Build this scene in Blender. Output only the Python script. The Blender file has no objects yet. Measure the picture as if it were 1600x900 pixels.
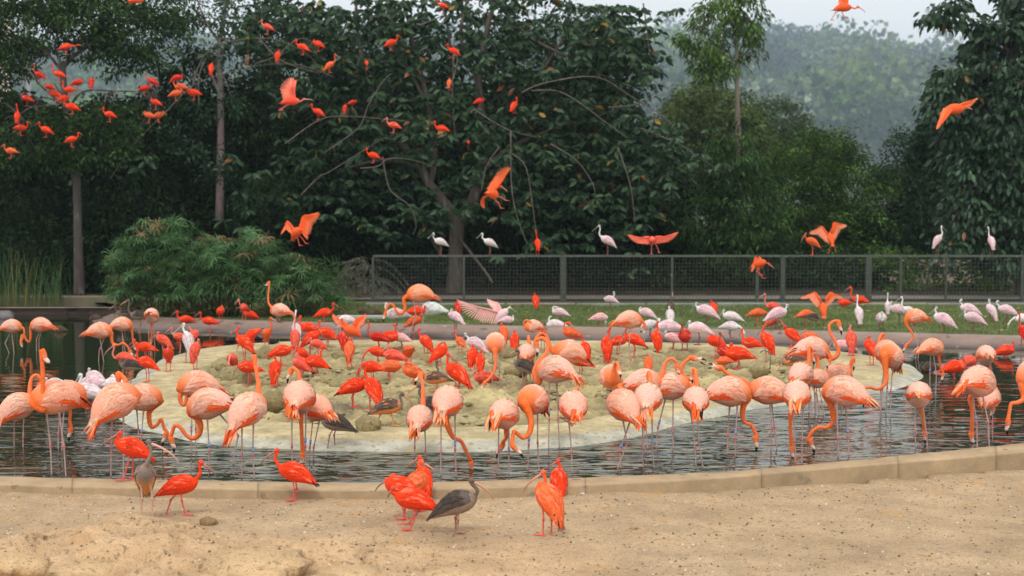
import bpy, math, random
import numpy as np
from mathutils import Vector, Matrix, noise
R_ = math.radians
rnd = random.Random(7)
nrg = np.random.default_rng(11)
scene = bpy.context.scene
col = scene.collection

# ---------------------------------------------------------------- camera
H = 3.1                      # camera height above the water, metres
FPX = 2400.0                 # focal length, in pixels of the 1600 wide photograph
PITCH = math.atan((450 - 305) / FPX)
cd = bpy.data.cameras.new('camera'); cam = bpy.data.objects.new('camera', cd); col.objects.link(cam)
cam.location = (0, 0, H); cam.rotation_euler = (math.pi / 2 - PITCH, 0, 0)
cd.sensor_width = 36; cd.lens = 36 * FPX / 1600; cd.clip_end = 12000; cd.clip_start = 0.1
cd.dof.use_dof = True; cd.dof.focus_distance = 18.5; cd.dof.aperture_fstop = 1.8
scene.camera = cam

# ---------------------------------------------------------------- sky and light (bright overcast)
HAZE = 0.00032
SUN_EL, SUN_AZ = 58, 200
w = bpy.data.worlds.new('World'); scene.world = w; w.use_nodes = True
nt = w.node_tree; nt.nodes.clear()
sky = nt.nodes.new('ShaderNodeTexSky'); sky.sky_type = 'NISHITA'; sky.sun_disc = False
sky.sun_elevation = R_(SUN_EL); sky.sun_rotation = R_(SUN_AZ); sky.dust_density = 4
bg = nt.nodes.new('ShaderNodeBackground'); bg.inputs['Strength'].default_value = 0.135
out = nt.nodes.new('ShaderNodeOutputWorld')
mx = nt.nodes.new('ShaderNodeMix'); mx.data_type = 'RGBA'; mx.inputs['Factor'].default_value = 0.88
tc = nt.nodes.new('ShaderNodeTexCoord'); nz = nt.nodes.new('ShaderNodeTexNoise'); nz.inputs['Scale'].default_value = 2.2
nz.inputs['Detail'].default_value = 4
cr = nt.nodes.new('ShaderNodeValToRGB')
cr.color_ramp.elements[0].position = 0.3; cr.color_ramp.elements[0].color = (10.5, 10.2, 9.75, 1)
cr.color_ramp.elements[1].position = 0.7; cr.color_ramp.elements[1].color = (11.9, 11.5, 11.0, 1)
nt.links.new(tc.outputs['Generated'], nz.inputs['Vector']); nt.links.new(nz.outputs['Fac'], cr.inputs['Fac'])
nt.links.new(sky.outputs['Color'], mx.inputs['A']); nt.links.new(cr.outputs['Color'], mx.inputs['B'])
nt.links.new(mx.outputs['Result'], bg.inputs['Color']); nt.links.new(bg.outputs['Background'], out.inputs['Surface'])
sd = bpy.data.lights.new('sun', 'SUN'); sun = bpy.data.objects.new('sun', sd); col.objects.link(sun)
sd.energy = 1.3; sd.angle = R_(14); sd.color = (1.0, 0.96, 0.9)
sun.rotation_euler = (R_(90 - SUN_EL), 0, R_(180 - SUN_AZ))
scene.view_settings.view_transform = 'Standard'; scene.view_settings.look = 'None'
scene.view_settings.exposure = 0.10; scene.view_settings.gamma = 1

# ---------------------------------------------------------------- photo geometry -> world
fwd = Vector((0, math.cos(PITCH), -math.sin(PITCH))); upv = Vector((0, math.sin(PITCH), math.cos(PITCH)))
CAM = Vector((0, 0, H))
def ray(u, v): return fwd + Vector((1, 0, 0)) * ((u - 800) / FPX) - upv * ((v - 450) / FPX)
def at(u, v, Y): d = ray(u, v); return CAM + d * (Y / d.y)
def gp(u, v, z=0.0): d = ray(u, v); return CAM + d * ((z - H) / d.z)
def interp(x, tab):
    if x <= tab[0][0]: return tab[0][1]
    for (a, b), (c, d) in zip(tab, tab[1:]):
        if x <= c: return b + (d - b) * (x - a) / (c - a)
    return tab[-1][1]
def lerp(a, b, t): return a + (b - a) * t
def lc(a, b, t): return tuple(lerp(p, q, t) for p, q in zip(a, b))

# ---------------------------------------------------------------- helpers
def tag(o, label=None, cat=None, group=None, kind=None):
    if label: o['label'] = label
    if cat: o['category'] = cat
    if group: o['group'] = group
    if kind: o['kind'] = kind
    return o
def empty(name, loc, label=None, cat=None, group=None):
    o = bpy.data.objects.new(name, None); o.location = loc; o.empty_display_size = 0.1
    col.objects.link(o); return tag(o, label, cat, group)
def link(name, me, parent=None, loc=None):
    o = bpy.data.objects.new(name, me)
    if loc is not None: o.location = loc
    if parent is not None: o.parent = parent
    col.objects.link(o); return o

class MB:
    """collects vertices, faces and vertex colours; build() links them as ONE mesh object"""
    def __init__(s, org=(0, 0, 0)): s.v = []; s.f = []; s.c = []; s.m = []; s.o = Vector(org)
    def add(s, vs, fs, c=(1, 1, 1), m=0):
        n = len(s.v); s.v += [tuple(Vector(p) - s.o) for p in vs]
        s.f += [tuple(i + n for i in f) for f in fs]; s.m += [m] * len(fs)
        if c and isinstance(c[0], (tuple, list)): s.c += list(c)
        else: s.c += [tuple(c)] * len(vs)
    def box(s, c, size, colr=(1, 1, 1), rz=0, m=0):
        x, y, z = (d / 2 for d in size); M = Matrix.Rotation(rz, 3, 'Z'); c = Vector(c)
        vs = [c + M @ Vector((a * x, b * y, d * z)) for d in (-1, 1) for a, b in ((-1, -1), (1, -1), (1, 1), (-1, 1))]
        s.add(vs, [(3, 2, 1, 0), (4, 5, 6, 7), (0, 1, 5, 4), (1, 2, 6, 5), (2, 3, 7, 6), (3, 0, 4, 7)], colr, m)
    def sweep(s, pts, rad, cols, side=(1, 0, 0), n=8, sub=3, m=0):
        """pts: centres; rad: r or (r_side, r_up); cols: one colour or one per point"""
        P = [Vector(p) for p in pts]
        Rr = [(r, r) if not isinstance(r, (tuple, list)) else r for r in rad]
        C = cols if isinstance(cols[0], (tuple, list)) else [cols] * len(P)
        Q = [tuple(p) + tuple(r) + tuple(c) for p, r, c in zip(P, Rr, C)]
        if sub > 1: Q = catmull(Q, sub)
        vs = []; cs = []; fs = []; S = Vector(side); L = len(Q)
        for i in range(L):
            a = Vector(Q[max(i - 1, 0)][:3]); b = Vector(Q[min(i + 1, L - 1)][:3]); t = b - a
            if t.length < 1e-6: t = Vector((0, 0, 1))
            t.normalize(); S = S - t * S.dot(t)
            if S.length < 1e-4: S = t.orthogonal()
            S.normalize(); U = t.cross(S)
            p = Vector(Q[i][:3]); rs, ru = max(Q[i][3], 5e-4), max(Q[i][4], 5e-4); c = Q[i][5:8]
            for k in range(n):
                an = 2 * math.pi * k / n
                vs.append(p + S * (rs * math.cos(an)) + U * (ru * math.sin(an))); cs.append(c)
        for i in range(L - 1):
            for k in range(n):
                a = i * n + k; b = i * n + (k + 1) % n; fs.append((a, b, b + n, a + n))
        fs.append(tuple(range(n))[::-1]); fs.append(tuple(range((L - 1) * n, L * n)))
        s.add(vs, fs, cs, m)
    def build(s, name, mats, parent=None, loc=None, smooth=True):
        me = bpy.data.meshes.new(name); me.from_pydata(s.v, [], s.f)
        a = me.color_attributes.new('Col', 'FLOAT_COLOR', 'POINT')
        a.data.foreach_set('color', [x for c in s.c for x in (c[0], c[1], c[2], 1.0)])
        for mt in (mats if isinstance(mats, (list, tuple)) else [mats]): me.materials.append(mt)
        me.polygons.foreach_set('material_index', s.m)
        me.polygons.foreach_set('use_smooth', [smooth] * len(s.f)); me.update()
        return link(name, me, parent, s.o if (parent is None and loc is None) else loc)
def catmull(Q, sub):
    r = []; L = len(Q)
    for i in range(L - 1):
        p0, p1, p2, p3 = Q[max(i - 1, 0)], Q[i], Q[i + 1], Q[min(i + 2, L - 1)]
        for k in range(sub):
            t = k / sub; t2 = t * t; t3 = t2 * t
            r.append(tuple(0.5 * (2 * b + (c - a) * t + (2 * a - 5 * b + 4 * c - d) * t2 + (3 * b - a - 3 * c + d) * t3)
                           for a, b, c, d in zip(p0, p1, p2, p3)))
    r.append(tuple(Q[-1])); return r
def npmesh(name, V, Fq, C, mat, parent=None, kind=None, smooth=False):
    """fast mesh from numpy arrays: V (n,3), Fq (m,k) faces of k corners, C (n,3)"""
    me = bpy.data.meshes.new(name); n = len(V); m, k = Fq.shape
    me.vertices.add(n); me.vertices.foreach_set('co', V.astype(np.float32).ravel())
    me.loops.add(m * k); me.loops.foreach_set('vertex_index', Fq.astype(np.int32).ravel())
    me.polygons.add(m); me.polygons.foreach_set('loop_start', np.arange(0, m * k, k, dtype=np.int32))
    me.polygons.foreach_set('loop_total', np.full(m, k, dtype=np.int32))
    if smooth: me.polygons.foreach_set('use_smooth', np.ones(m, dtype=bool))
    me.update(calc_edges=True)
    a = me.color_attributes.new('Col', 'FLOAT_COLOR', 'POINT')
    a.data.foreach_set('color', np.concatenate([C, np.ones((n, 1))], 1).astype(np.float32).ravel())
    me.materials.append(mat)
    o = link(name, me, parent)
    if kind: o['kind'] = kind
    return o

# ---------------------------------------------------------------- materials
def mat(name, color=None, attr=True, rough=0.7, noise_scale=8, noise_amt=0.25, bump=0.3, bump_scale=40, bump_dist=0.01,
        translucent=0.0, spec=0.4, metallic=0.0, speck=None, speck_scale=60, speck_thr=0.66, aniso=(1, 1, 1)):
    m = bpy.data.materials.new(name); m.use_nodes = True; t = m.node_tree; N = t.nodes; Lk = t.links
    b = N['Principled BSDF']; b.inputs['Roughness'].default_value = rough
    b.inputs['Specular IOR Level'].default_value = spec; b.inputs['Metallic'].default_value = metallic
    tcn = N.new('ShaderNodeTexCoord'); mp = N.new('ShaderNodeMapping'); mp.inputs['Scale'].default_value = aniso
    Lk.new(tcn.outputs['Object'], mp.inputs['Vector'])
    if attr: a = N.new('ShaderNodeAttribute'); a.attribute_name = 'Col'; src = a.outputs['Color']
    else: a = N.new('ShaderNodeRGB'); a.outputs[0].default_value = (*color, 1); src = a.outputs[0]
    n1 = N.new('ShaderNodeTexNoise'); n1.inputs['Scale'].default_value = noise_scale; n1.inputs['Detail'].default_value = 6
    n1.inputs['Roughness'].default_value = 0.65
    Lk.new(mp.outputs[0], n1.inputs['Vector'])
    mr = N.new('ShaderNodeMapRange'); mr.inputs['From Min'].default_value = 0.3; mr.inputs['From Max'].default_value = 0.7
    mr.inputs['To Min'].default_value = 1 - noise_amt; mr.inputs['To Max'].default_value = 1 + noise_amt
    Lk.new(n1.outputs['Fac'], mr.inputs['Value'])
    vm = N.new('ShaderNodeVectorMath'); vm.operation = 'SCALE'
    Lk.new(src, vm.inputs[0]); Lk.new(mr.outputs[0], vm.inputs['Scale']); cur = vm.outputs[0]
    for si, (sc_, thr, cc) in enumerate(([(speck_scale, speck_thr, speck)] if speck and not isinstance(speck, list) else (speck or []))):
        n2 = N.new('ShaderNodeTexNoise'); n2.inputs['Scale'].default_value = sc_; n2.inputs['Detail'].default_value = 3
        Lk.new(mp.outputs[0], n2.inputs['Vector'])
        r2 = N.new('ShaderNodeMapRange'); r2.inputs['From Min'].default_value = thr; r2.inputs['From Max'].default_value = thr + 0.05
        Lk.new(n2.outputs['Fac'], r2.inputs['Value'])
        mm = N.new('ShaderNodeMix'); mm.data_type = 'RGBA'; Lk.new(r2.outputs[0], mm.inputs['Factor'])
        Lk.new(cur, mm.inputs['A']); mm.inputs['B'].default_value = (*cc, 1); cur = mm.outputs['Result']
    Lk.new(cur, b.inputs['Base Color'])
    if bump:
        n3 = N.new('ShaderNodeTexNoise'); n3.inputs['Scale'].default_value = bump_scale; n3.inputs['Detail'].default_value = 5
        Lk.new(mp.outputs[0], n3.inputs['Vector'])
        bp = N.new('ShaderNodeBump'); bp.inputs['Strength'].default_value = bump; bp.inputs['Distance'].default_value = bump_dist
        Lk.new(n3.outputs['Fac'], bp.inputs['Height']); Lk.new(bp.outputs[0], b.inputs['Normal'])
    if translucent:
        tr = N.new('ShaderNodeBsdfTranslucent'); Lk.new(cur, tr.inputs['Color'])
        ms = N.new('ShaderNodeMixShader'); ms.inputs[0].default_value = translucent
        Lk.new(b.outputs[0], ms.inputs[1]); Lk.new(tr.outputs[0], ms.inputs[2])
        Lk.new(ms.outputs[0], N['Material Output'].inputs['Surface'])
    return m
M_PLUM = mat('plumage', rough=0.8, noise_scale=45, noise_amt=0.22, bump=0.7, bump_scale=70, bump_dist=0.012, translucent=0.12, spec=0.2)
M_SKIN = mat('leg_and_bill_skin', rough=0.45, noise_scale=60, noise_amt=0.15, bump=0.2, bump_scale=200, bump_dist=0.002)
M_LEAF = mat('foliage', rough=0.6, noise_scale=2.0, noise_amt=0.3, bump=0, translucent=0.2, spec=0.1)
M_FAR = mat('far_foliage', rough=0.8, noise_scale=0.15, noise_amt=0.35, bump=0, translucent=0.15, spec=0.2)
M_BIGLEAF = mat('rubber_leaf', rough=0.4, noise_scale=5.0, noise_amt=0.25, bump=0, translucent=0.12, spec=0.22)
M_BARK = mat('bark', rough=0.9, noise_scale=9, noise_amt=0.35, bump=0.8, bump_scale=25, bump_dist=0.03, aniso=(1, 1, 0.3), speck=[(5, 0.6, (0.16, 0.15, 0.13))])
M_SAND = mat('sand', rough=0.95, noise_scale=1.4, noise_amt=0.24, bump=1.0, bump_scale=16, bump_dist=0.03, spec=0.15,
             speck=[(2.2, 0.62, (0.40, 0.255, 0.13)), (17, 0.60, (0.25, 0.175, 0.10)), (44, 0.66, (0.62, 0.52, 0.42)), (60, 0.60, (0.2, 0.14, 0.085))])
M_MUD = mat('algae_mud', rough=0.85, noise_scale=3.0, noise_amt=0.36, bump=1.0, bump_scale=14, bump_dist=0.03, spec=0.3,
            speck=[(30, 0.71, (0.72, 0.70, 0.62)), (3.3, 0.70, (0.24, 0.20, 0.11)), (13, 0.60, (0.29, 0.24, 0.13)), (1.1, 0.60, (0.33, 0.275, 0.15)), (40, 0.69, (0.13, 0.11, 0.06))])
M_CLUMP = mat('mud_clump', rough=0.9, noise_scale=7, noise_amt=0.3, bump=1.0, bump_scale=26, bump_dist=0.03, spec=0.2,
              speck=[(9, 0.6, (0.17, 0.14, 0.07)), (35, 0.72, (0.6, 0.56, 0.42))])
M_KERB = mat('concrete_kerb', rough=0.95, noise_scale=2.4, noise_amt=0.22, bump=0.9, bump_scale=24, bump_dist=0.01, spec=0.2,
             speck=[(5, 0.66, (0.19, 0.145, 0.09)), (55, 0.7, (0.5, 0.44, 0.35)), (60, 0.3 + 0.4, (0.12, 0.09, 0.06))])
M_BANK = mat('bank_concrete', rough=0.8, noise_scale=1.2, noise_amt=0.28, bump=0.5, bump_scale=22, bump_dist=0.02, spec=0.3,
             speck=[(7, 0.68, (0.33, 0.29, 0.28)), (2.4, 0.62, (0.10, 0.075, 0.07))], aniso=(1, 1, 1))
M_GRASS = mat('grass', rough=0.8, noise_scale=0.9, noise_amt=0.3, bump=0, translucent=0.2, spec=0.2)
M_LAWN = mat('lawn_soil', rough=0.95, noise_scale=1.3, noise_amt=0.3, bump=0.6, bump_scale=20, bump_dist=0.03, spec=0.1,
             speck=[(1.1, 0.64, (0.12, 0.09, 0.05)), (14, 0.7, (0.16, 0.13, 0.07))])
M_METAL = mat('painted_metal', rough=0.55, noise_scale=14, noise_amt=0.25, bump=0.1, spec=0.4, speck=[(18, 0.68, (0.30, 0.29, 0.26))])
M_PLASTIC = mat('band_plastic', rough=0.4, noise_scale=20, noise_amt=0.05, bump=0)
M_WALL = mat('plaster_wall', rough=0.9, noise_scale=1.5, noise_amt=0.2, bump=0.4, bump_scale=30)

def water_material():
    m = bpy.data.materials.new('pond_water'); m.use_nodes = True; t = m.node_tree; N = t.nodes; L = t.links
    b = N['Principled BSDF']; b.inputs['Roughness'].default_value = 0.03; b.inputs['IOR'].default_value = 1.33
    b.inputs['Specular IOR Level'].default_value = 0.85
    tcn = N.new('ShaderNodeTexCoord')
    n0 = N.new('ShaderNodeTexNoise'); n0.inputs['Scale'].default_value = 0.5
    c0 = N.new('ShaderNodeValToRGB'); c0.color_ramp.elements[0].color = (0.012, 0.020, 0.010, 1); c0.color_ramp.elements[1].color = (0.03, 0.035, 0.018, 1)
    L.new(tcn.outputs['Object'], n0.inputs['Vector']); L.new(n0.outputs['Fac'], c0.inputs['Fac']); L.new(c0.outputs[0], b.inputs['Base Color'])
    hs = []
    for sc_, amp, asp in ((2.4, 1.0, (.55, 1.5, 1)), (6.0, 0.20, (.7, 1.5, 1)), (15, 0.02, (1, 1.4, 1))):
        mp = N.new('ShaderNodeMapping'); mp.inputs['Scale'].default_value = asp; mp.inputs['Rotation'].default_value = (0, 0, 0.12)
        nn = N.new('ShaderNodeTexNoise'); nn.inputs['Scale'].default_value = sc_; nn.inputs['Detail'].default_value = 0.4; nn.inputs['Distortion'].default_value = 0.7
        L.new(tcn.outputs['Object'], mp.inputs['Vector']); L.new(mp.outputs[0], nn.inputs['Vector'])
        mu = N.new('ShaderNodeMath'); mu.operation = 'MULTIPLY'; mu.inputs[1].default_value = amp
        L.new(nn.outputs['Fac'], mu.inputs[0]); hs.append(mu)
    a1 = N.new('ShaderNodeMath'); L.new(hs[0].outputs[0], a1.inputs[0]); L.new(hs[1].outputs[0], a1.inputs[1])
    a2 = N.new('ShaderNodeMath'); L.new(a1.outputs[0], a2.inputs[0]); L.new(hs[2].outputs[0], a2.inputs[1])
    # calm and rough patches
    n4 = N.new('ShaderNodeTexNoise'); n4.inputs['Scale'].default_value = 0.22; L.new(tcn.outputs['Object'], n4.inputs['Vector'])
    r4 = N.new('ShaderNodeMapRange'); r4.inputs['From Min'].default_value = 0.35; r4.inputs['From Max'].default_value = 0.65
    r4.inputs['To Min'].default_value = 0.45; r4.inputs['To Max'].default_value = 1.0; L.new(n4.outputs['Fac'], r4.inputs['Value'])
    sx = N.new('ShaderNodeSeparateXYZ'); L.new(tcn.outputs['Object'], sx.inputs[0])
    r5 = N.new('ShaderNodeMapRange'); r5.inputs['From Min'].default_value = 18; r5.inputs['From Max'].default_value = 27
    r5.inputs['To Min'].default_value = 0.85; r5.inputs['To Max'].default_value = 0.07; L.new(sx.outputs['Y'], r5.inputs['Value'])
    m6 = N.new('ShaderNodeMath'); m6.operation = 'MULTIPLY'; L.new(r4.outputs[0], m6.inputs[0]); L.new(r5.outputs[0], m6.inputs[1])
    bp = N.new('ShaderNodeBump'); bp.inputs['Distance'].default_value = 0.075; L.new(m6.outputs[0], bp.inputs['Strength'])
    L.new(a2.outputs[0], bp.inputs['Height']); L.new(bp.outputs[0], b.inputs['Normal'])
    return m
M_WATER = water_material()
# ================================================================ THE SETTING
KIN = [(-300, 738), (-60, 742), (100, 746), (300, 750), (500, 753), (650, 753), (800, 749), (950, 744), (1100, 738), (1200, 731), (1350, 717), (1500, 702), (1600, 692), (1750, 676), (1900, 660)]
KOUT = [(-300, 750), (-60, 757), (100, 762), (300, 765), (500, 768), (650, 767), (800, 763), (950, 758), (1100, 750), (1200, 742), (1350, 729), (1500, 717), (1600, 708), (1750, 694), (1900, 680)]
def sand_z(x, y):
    z = lerp(-0.035, -0.13, min(max((x + 1.5) / 7.0, 0), 1))
    z += 0.035 * (noise.noise((x * 0.5, y * 0.5, 3))) + 0.022 * noise.noise((x * 1.7, y * 1.7, 9)) + 0.008 * noise.noise((x * 6, y * 6, 1)) + 0.004 * noise.noise((x * 17, y * 17, 1))
    # weathered mound in the near left corner
    for mx_, my_, sx_, sy_, h_ in ((-3.35, 13.55, .55, .42, .17), (-4.3, 12.8, 1.1, .5, .14), (-2.2, 13.0, .9, .5, .15), (-3.2, 12.6, 1.5, .5, .12), (-1.1, 12.9, .8, .35, .07), (-1.9, 11.9, 1.4, .5, .12), (.9, 12.3, 1.2, .4, .05), (-5, 11.9, 1.2, .6, .15), (2.8, 12.5, 1.5, .5, .04)):
        d = ((x - mx_) / sx_) ** 2 + ((y - my_) / sy_) ** 2
        if d < 8: z += (1.45 if mx_ < -2.9 else .95) * h_ * math.exp(-d * 0.9) * (1 + 0.5 * noise.noise((x * 3, y * 3, 5)))
    if y < 14.3 and x < 0.3:
        rg = abs(noise.noise((x * 1.6 + 4, y * 2.6, 2)))
        z -= 0.11 * math.exp(-(rg / 0.05) ** 2) * min(1, (14.3 - y) * 1.2) * min(1, (0.3 - x))
    return z
OUTL = [(165, 640), (195, 668), (240, 680), (280, 690), (340, 698), (400, 702), (480, 706), (560, 708), (700, 708), (800, 706), (900, 700), (950, 693), (1000, 683), (1050, 669), (1100, 656), (1180, 641), (1250, 631), (1330, 622), (1400, 610), (1440, 598), (1452, 588), (1440, 575), (1400, 562), (1300, 550), (1200, 543), (1000, 538), (700, 536), (480, 536), (350, 541), (285, 550), (235, 568), (205, 590), (178, 614)]
IC = gp(790, 606); IC.z = 0
_ol = sorted([(math.atan2(p.y - IC.y, p.x - IC.x), (Vector((p.x, p.y, 0)) - IC).length) for p in (gp(u, v) for u, v in OUTL)])
_ol = [(_ol[-1][0] - 2 * math.pi, _ol[-1][1])] + _ol + [(_ol[0][0] + 2 * math.pi, _ol[0][1])]
def isl_R(a): return interp(a, _ol)
HUMPS = [(gp(u, v, .1), r, h) for u, v, r, h in ((762, 628, .42, .16), (720, 612, .3, .08), (430, 628, .35, .10), (470, 612, .3, .06), (575, 655, .3, .08), (640, 610, .5, .06), (905, 610, .5, .06), (545, 612, .4, .05), (860, 650, .4, .06), (1100, 600, .5, .07), (1000, 590, .6, .05), (520, 640, .5, .05), (1190, 575, .5, .06), (352, 580, .55, -.10), (610, 575, .8, .04), (380, 625, .4, .05), (690, 650, .3, .07))]
def isl_z(x, y):
    dx, dy = x - IC.x, y - IC.y; r = math.hypot(dx, dy); f = r / isl_R(math.atan2(dy, dx))
    f += 0.012 * noise.noise((x * 0.8, y * 0.8, 0))
    if f > 0.93: z = lerp(.10, -.03, (f - .93) / .07) if f < 1.05 else -.15
    elif f > 0.80: z = lerp(.125, .10, (f - .80) / .13)
    else: z = lerp(.06, .125, min(max((f - .775) / .02, 0), 1))
    if f < .79:
        k = min(1, (.79 - f) / .04)
        n1 = noise.noise((x * 1.1, y * 1.1, 7)); n2 = noise.noise((x * 3.6, y * 3.6, 2)); n3 = noise.noise((x * 9, y * 9, 4)); n4 = noise.noise((x * 20, y * 20, 4))
        z += k * (.05 * n1 + .11 * max(0, n2 + .03) + .08 * max(0, n3 - .03) + .035 * n4 + .012 * noise.noise((x * 45, y * 45, 4)))
    elif f < .95: z += .008 * noise.noise((x * 2, y * 2, 7)) + 0.004 * noise.noise((x * 9, y * 9, 7))
    if f < .86:
        for p, rr, h in HUMPS:
            d = ((x - p.x) ** 2 + (y - p.y) ** 2) / rr ** 2
            if d < 6: z += h * math.exp(-d)
    return z, f
BWL = [(-400, 486), (172, 486), (182, 487), (166, 495), (150, 499), (145, 503), (180, 509), (250, 516), (480, 523), (800, 529), (1100, 534), (1400, 541), (1600, 546), (1900, 553)]
BTOP = [(-400, 484), (172, 482), (186, 486), (192, 489), (197, 492), (205, 494), (215, 495.5), (250, 497), (480, 505), (800, 511), (1100, 516), (1400, 522), (1600, 527), (1900, 534)]
LZ = 0.18
def ground(u, v):
    """where a foot seen at (u,v) stands: point and kind of ground"""
    if v > interp(u, KOUT):
        p = gp(u, v, -.08)
        for _ in range(6): p = gp(u, v, sand_z(p.x, p.y))
        return p, 'sand'
    if v > interp(u, KIN): return gp(u, v, .05), 'kerb'
    p = gp(u, v, .09)
    for _ in range(5):
        z, f = isl_z(p.x, p.y)
        if f > 1.0: break
        p = gp(u, v, z)
    z, f = isl_z(p.x, p.y)
    if f < 0.995 and v > 520: return p, 'island'
    if v < interp(u, BTOP) and u > 185: return gp(u, v, LZ), 'lawn'
    if v < interp(u, BWL) - 0.5 and u > 150: return gp(u, v, LZ * .6), 'bank'
    return gp(u, v, 0), 'water'

# far base ground, large
g = MB(); g.add([(-2500, -60, -.9), (2500, -60, -.9), (2500, 4300, -.9), (-2500, 4300, -.9)], [(0, 1, 2, 3)], (.16, .13, .08))
tag(g.build('ground', M_LAWN), 'broad earth ground under and around the pond', None, None, 'structure')

def grid(name, xs, ys, zf, cf, m):
    nx, ny = len(xs), len(ys); V = np.zeros((nx * ny, 3)); C = np.zeros((nx * ny, 3)); i = 0
    for y in ys:
        for x in xs:
            z = zf(x, y); V[i] = (x, y, z); C[i] = cf(x, y, z); i += 1
    a = (np.arange(ny - 1)[:, None] * nx + np.arange(nx - 1)[None, :]).ravel()
    return npmesh(name, V, np.stack([a, a + 1, a + nx + 1, a + nx], 1), C, m, None, 'structure', True)
xs = list(np.concatenate([np.linspace(-40, -6.5, 18)[:-1], np.arange(-6.5, 7.5, .05), np.linspace(7.5, 40, 18)]))
ys = list(np.concatenate([np.linspace(-10, 10.5, 12)[:-1], np.arange(10.5, 17.0, .05), np.linspace(17.0, 20.5, 12)]))
kin_w = [gp(u, v, .05) for u, v in KIN]; kout_w = [gp(u, v, .05) for u, v in KOUT]
def sand_c(x, y, z):
    t = 0.5 + 0.5 * noise.noise((x * 0.8, y * 0.8, 11)); c = lc((.315, .222, .13), (.41, .30, .185), t)
    if y < 14.2 and x < 1.2: c = lc(c, (.46, .305, .172), min(1, (14.2 - y)) * min(1, 1.2 - x) * .8)
    return c
def sand_zz(x, y):
    ky = interp(x, [(p.x, p.y) for p in kout_w])
    return sand_z(x, y) if y < ky + .15 else -0.3
tag(grid('sand_ground', xs, ys, sand_zz, sand_c, M_SAND), 'trodden tan sand in front of the pond kerb')

# kerb: one ring wall, its stones separate, joints between them
kerb = empty('pond_kerb', kout_w[5], 'low tan concrete kerb curving between the sand and the pond', 'kerb')
def curve_pts(tab, z, n):
    us = [lerp(tab[0][0], tab[-1][0], i / n) for i in range(n + 1)]
    Q = catmull([(u, v) for u, v in tab], 12)
    return [gp(u, interp(u, Q), z) for u in us]
NK = 288; A = curve_pts(KIN, .05, NK); B = curve_pts(KOUT, .05, NK)
step = 37; k0 = 10 - 37
cuts = sorted(set([0, NK] + [int((u + 300) / 2200 * NK) for u in (-180, 118, 408, 665, 920, 1190, 1405, 1560, 1740)]))
for a, b in zip(cuts, cuts[1:]):
    m = MB(kout_w[5]); vs = []; fs = []; cs = []
    n = b - a + 1; tone = rnd.uniform(.96, 1.04)
    for i in range(a, b + 1):
        e = 0.0015 if i == a else (-0.0015 if i == b else 0)
        p, q = A[i], B[i]; sh = Vector((e, 0, 0)); nr = (q - p).normalized(); jt = .006 * noise.noise((p.x * 3, p.y * 3, 0))
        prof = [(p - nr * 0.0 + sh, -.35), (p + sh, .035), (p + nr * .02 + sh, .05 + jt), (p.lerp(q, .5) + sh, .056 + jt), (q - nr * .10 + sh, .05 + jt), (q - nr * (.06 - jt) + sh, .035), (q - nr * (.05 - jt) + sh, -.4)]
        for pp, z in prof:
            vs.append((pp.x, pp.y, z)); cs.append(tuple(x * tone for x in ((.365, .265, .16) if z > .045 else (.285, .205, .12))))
    for i in range(n - 1):
        for k in range(6): j = i * 7 + k; fs.append((j, j + 7, j + 8, j + 1))
    fs.append(tuple(range(7))[::-1]); fs.append(tuple(range((n - 1) * 7, n * 7)))
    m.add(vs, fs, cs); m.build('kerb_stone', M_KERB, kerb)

# water
m = MB(); vs = []; fs = []
fr = [a.lerp(b, .3) for a, b in zip(A, B)]
for p in fr: vs.append((p.x, p.y, 0))
n = len(vs)
for p in fr: vs.append((p.x * 3.6, 43.5, 0))
fs = [(i, i + 1, n + i + 1, n + i) for i in range(n - 1)]
m.add(vs, fs); tag(m.build('pond_water', M_WATER, smooth=False), 'dark green rippled pond water', None, None, 'structure')

# island
NA, NR = 420, 150
V = np.zeros((NA * NR + 1, 3)); C = np.zeros((NA * NR + 1, 3)); i = 0
for k in range(NR):
    f = 1.06 * ((k + 1) / NR) ** .85
    for j in range(NA):
        a = -math.pi + 2 * math.pi * j / NA; r = isl_R(a) * f
        x, y = IC.x + r * math.cos(a), IC.y + r * math.sin(a); z, ff = isl_z(x, y); V[i] = (x, y, z)
        t = .5 + .5 * noise.noise((x * 1.3, y * 1.3, 3))
        smooth_c = lc((.34, .275, .145), (.47, .39, .225), t)
        lump = lc((.18, .145, .07), (.43, .355, .175), min(1, max(0, (z - .04) * 7 + (t - .5) * .6)))  # crevices darker than crests: shading put into the mud colour
        apron = lc((.29, .29, .235), (.42, .41, .33), .5 + .7 * noise.noise((x * 4, y * 4, 8)))
        ej = ff + .022 * noise.noise((x * .9, y * .9, 6)) + .01 * noise.noise((x * 5, y * 5, 6))
        c = lump if ff < .78 else smooth_c
        if .78 <= ff < .81: c = lc(lump, smooth_c, (ff - .78) / .03)
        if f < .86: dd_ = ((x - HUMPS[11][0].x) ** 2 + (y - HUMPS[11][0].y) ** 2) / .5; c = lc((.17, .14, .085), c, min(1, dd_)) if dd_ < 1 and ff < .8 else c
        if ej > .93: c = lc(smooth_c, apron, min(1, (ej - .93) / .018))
        C[i] = c; i += 1
V[i] = (IC.x, IC.y, isl_z(IC.x, IC.y)[0]); C[i] = (.3, .26, .14)
F = []
for k in range(NR - 1):
    b = k * NA; a0 = np.arange(NA); a1 = (a0 + 1) % NA
    F.append(np.stack([b + a0, b + NA + a0, b + NA + a1, b + a1], 1))
F = np.concatenate(F)
tag(npmesh('island', V, F, C, M_MUD, None, 'structure', True), 'round muddy island with a pale concrete apron in the pond')
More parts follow.
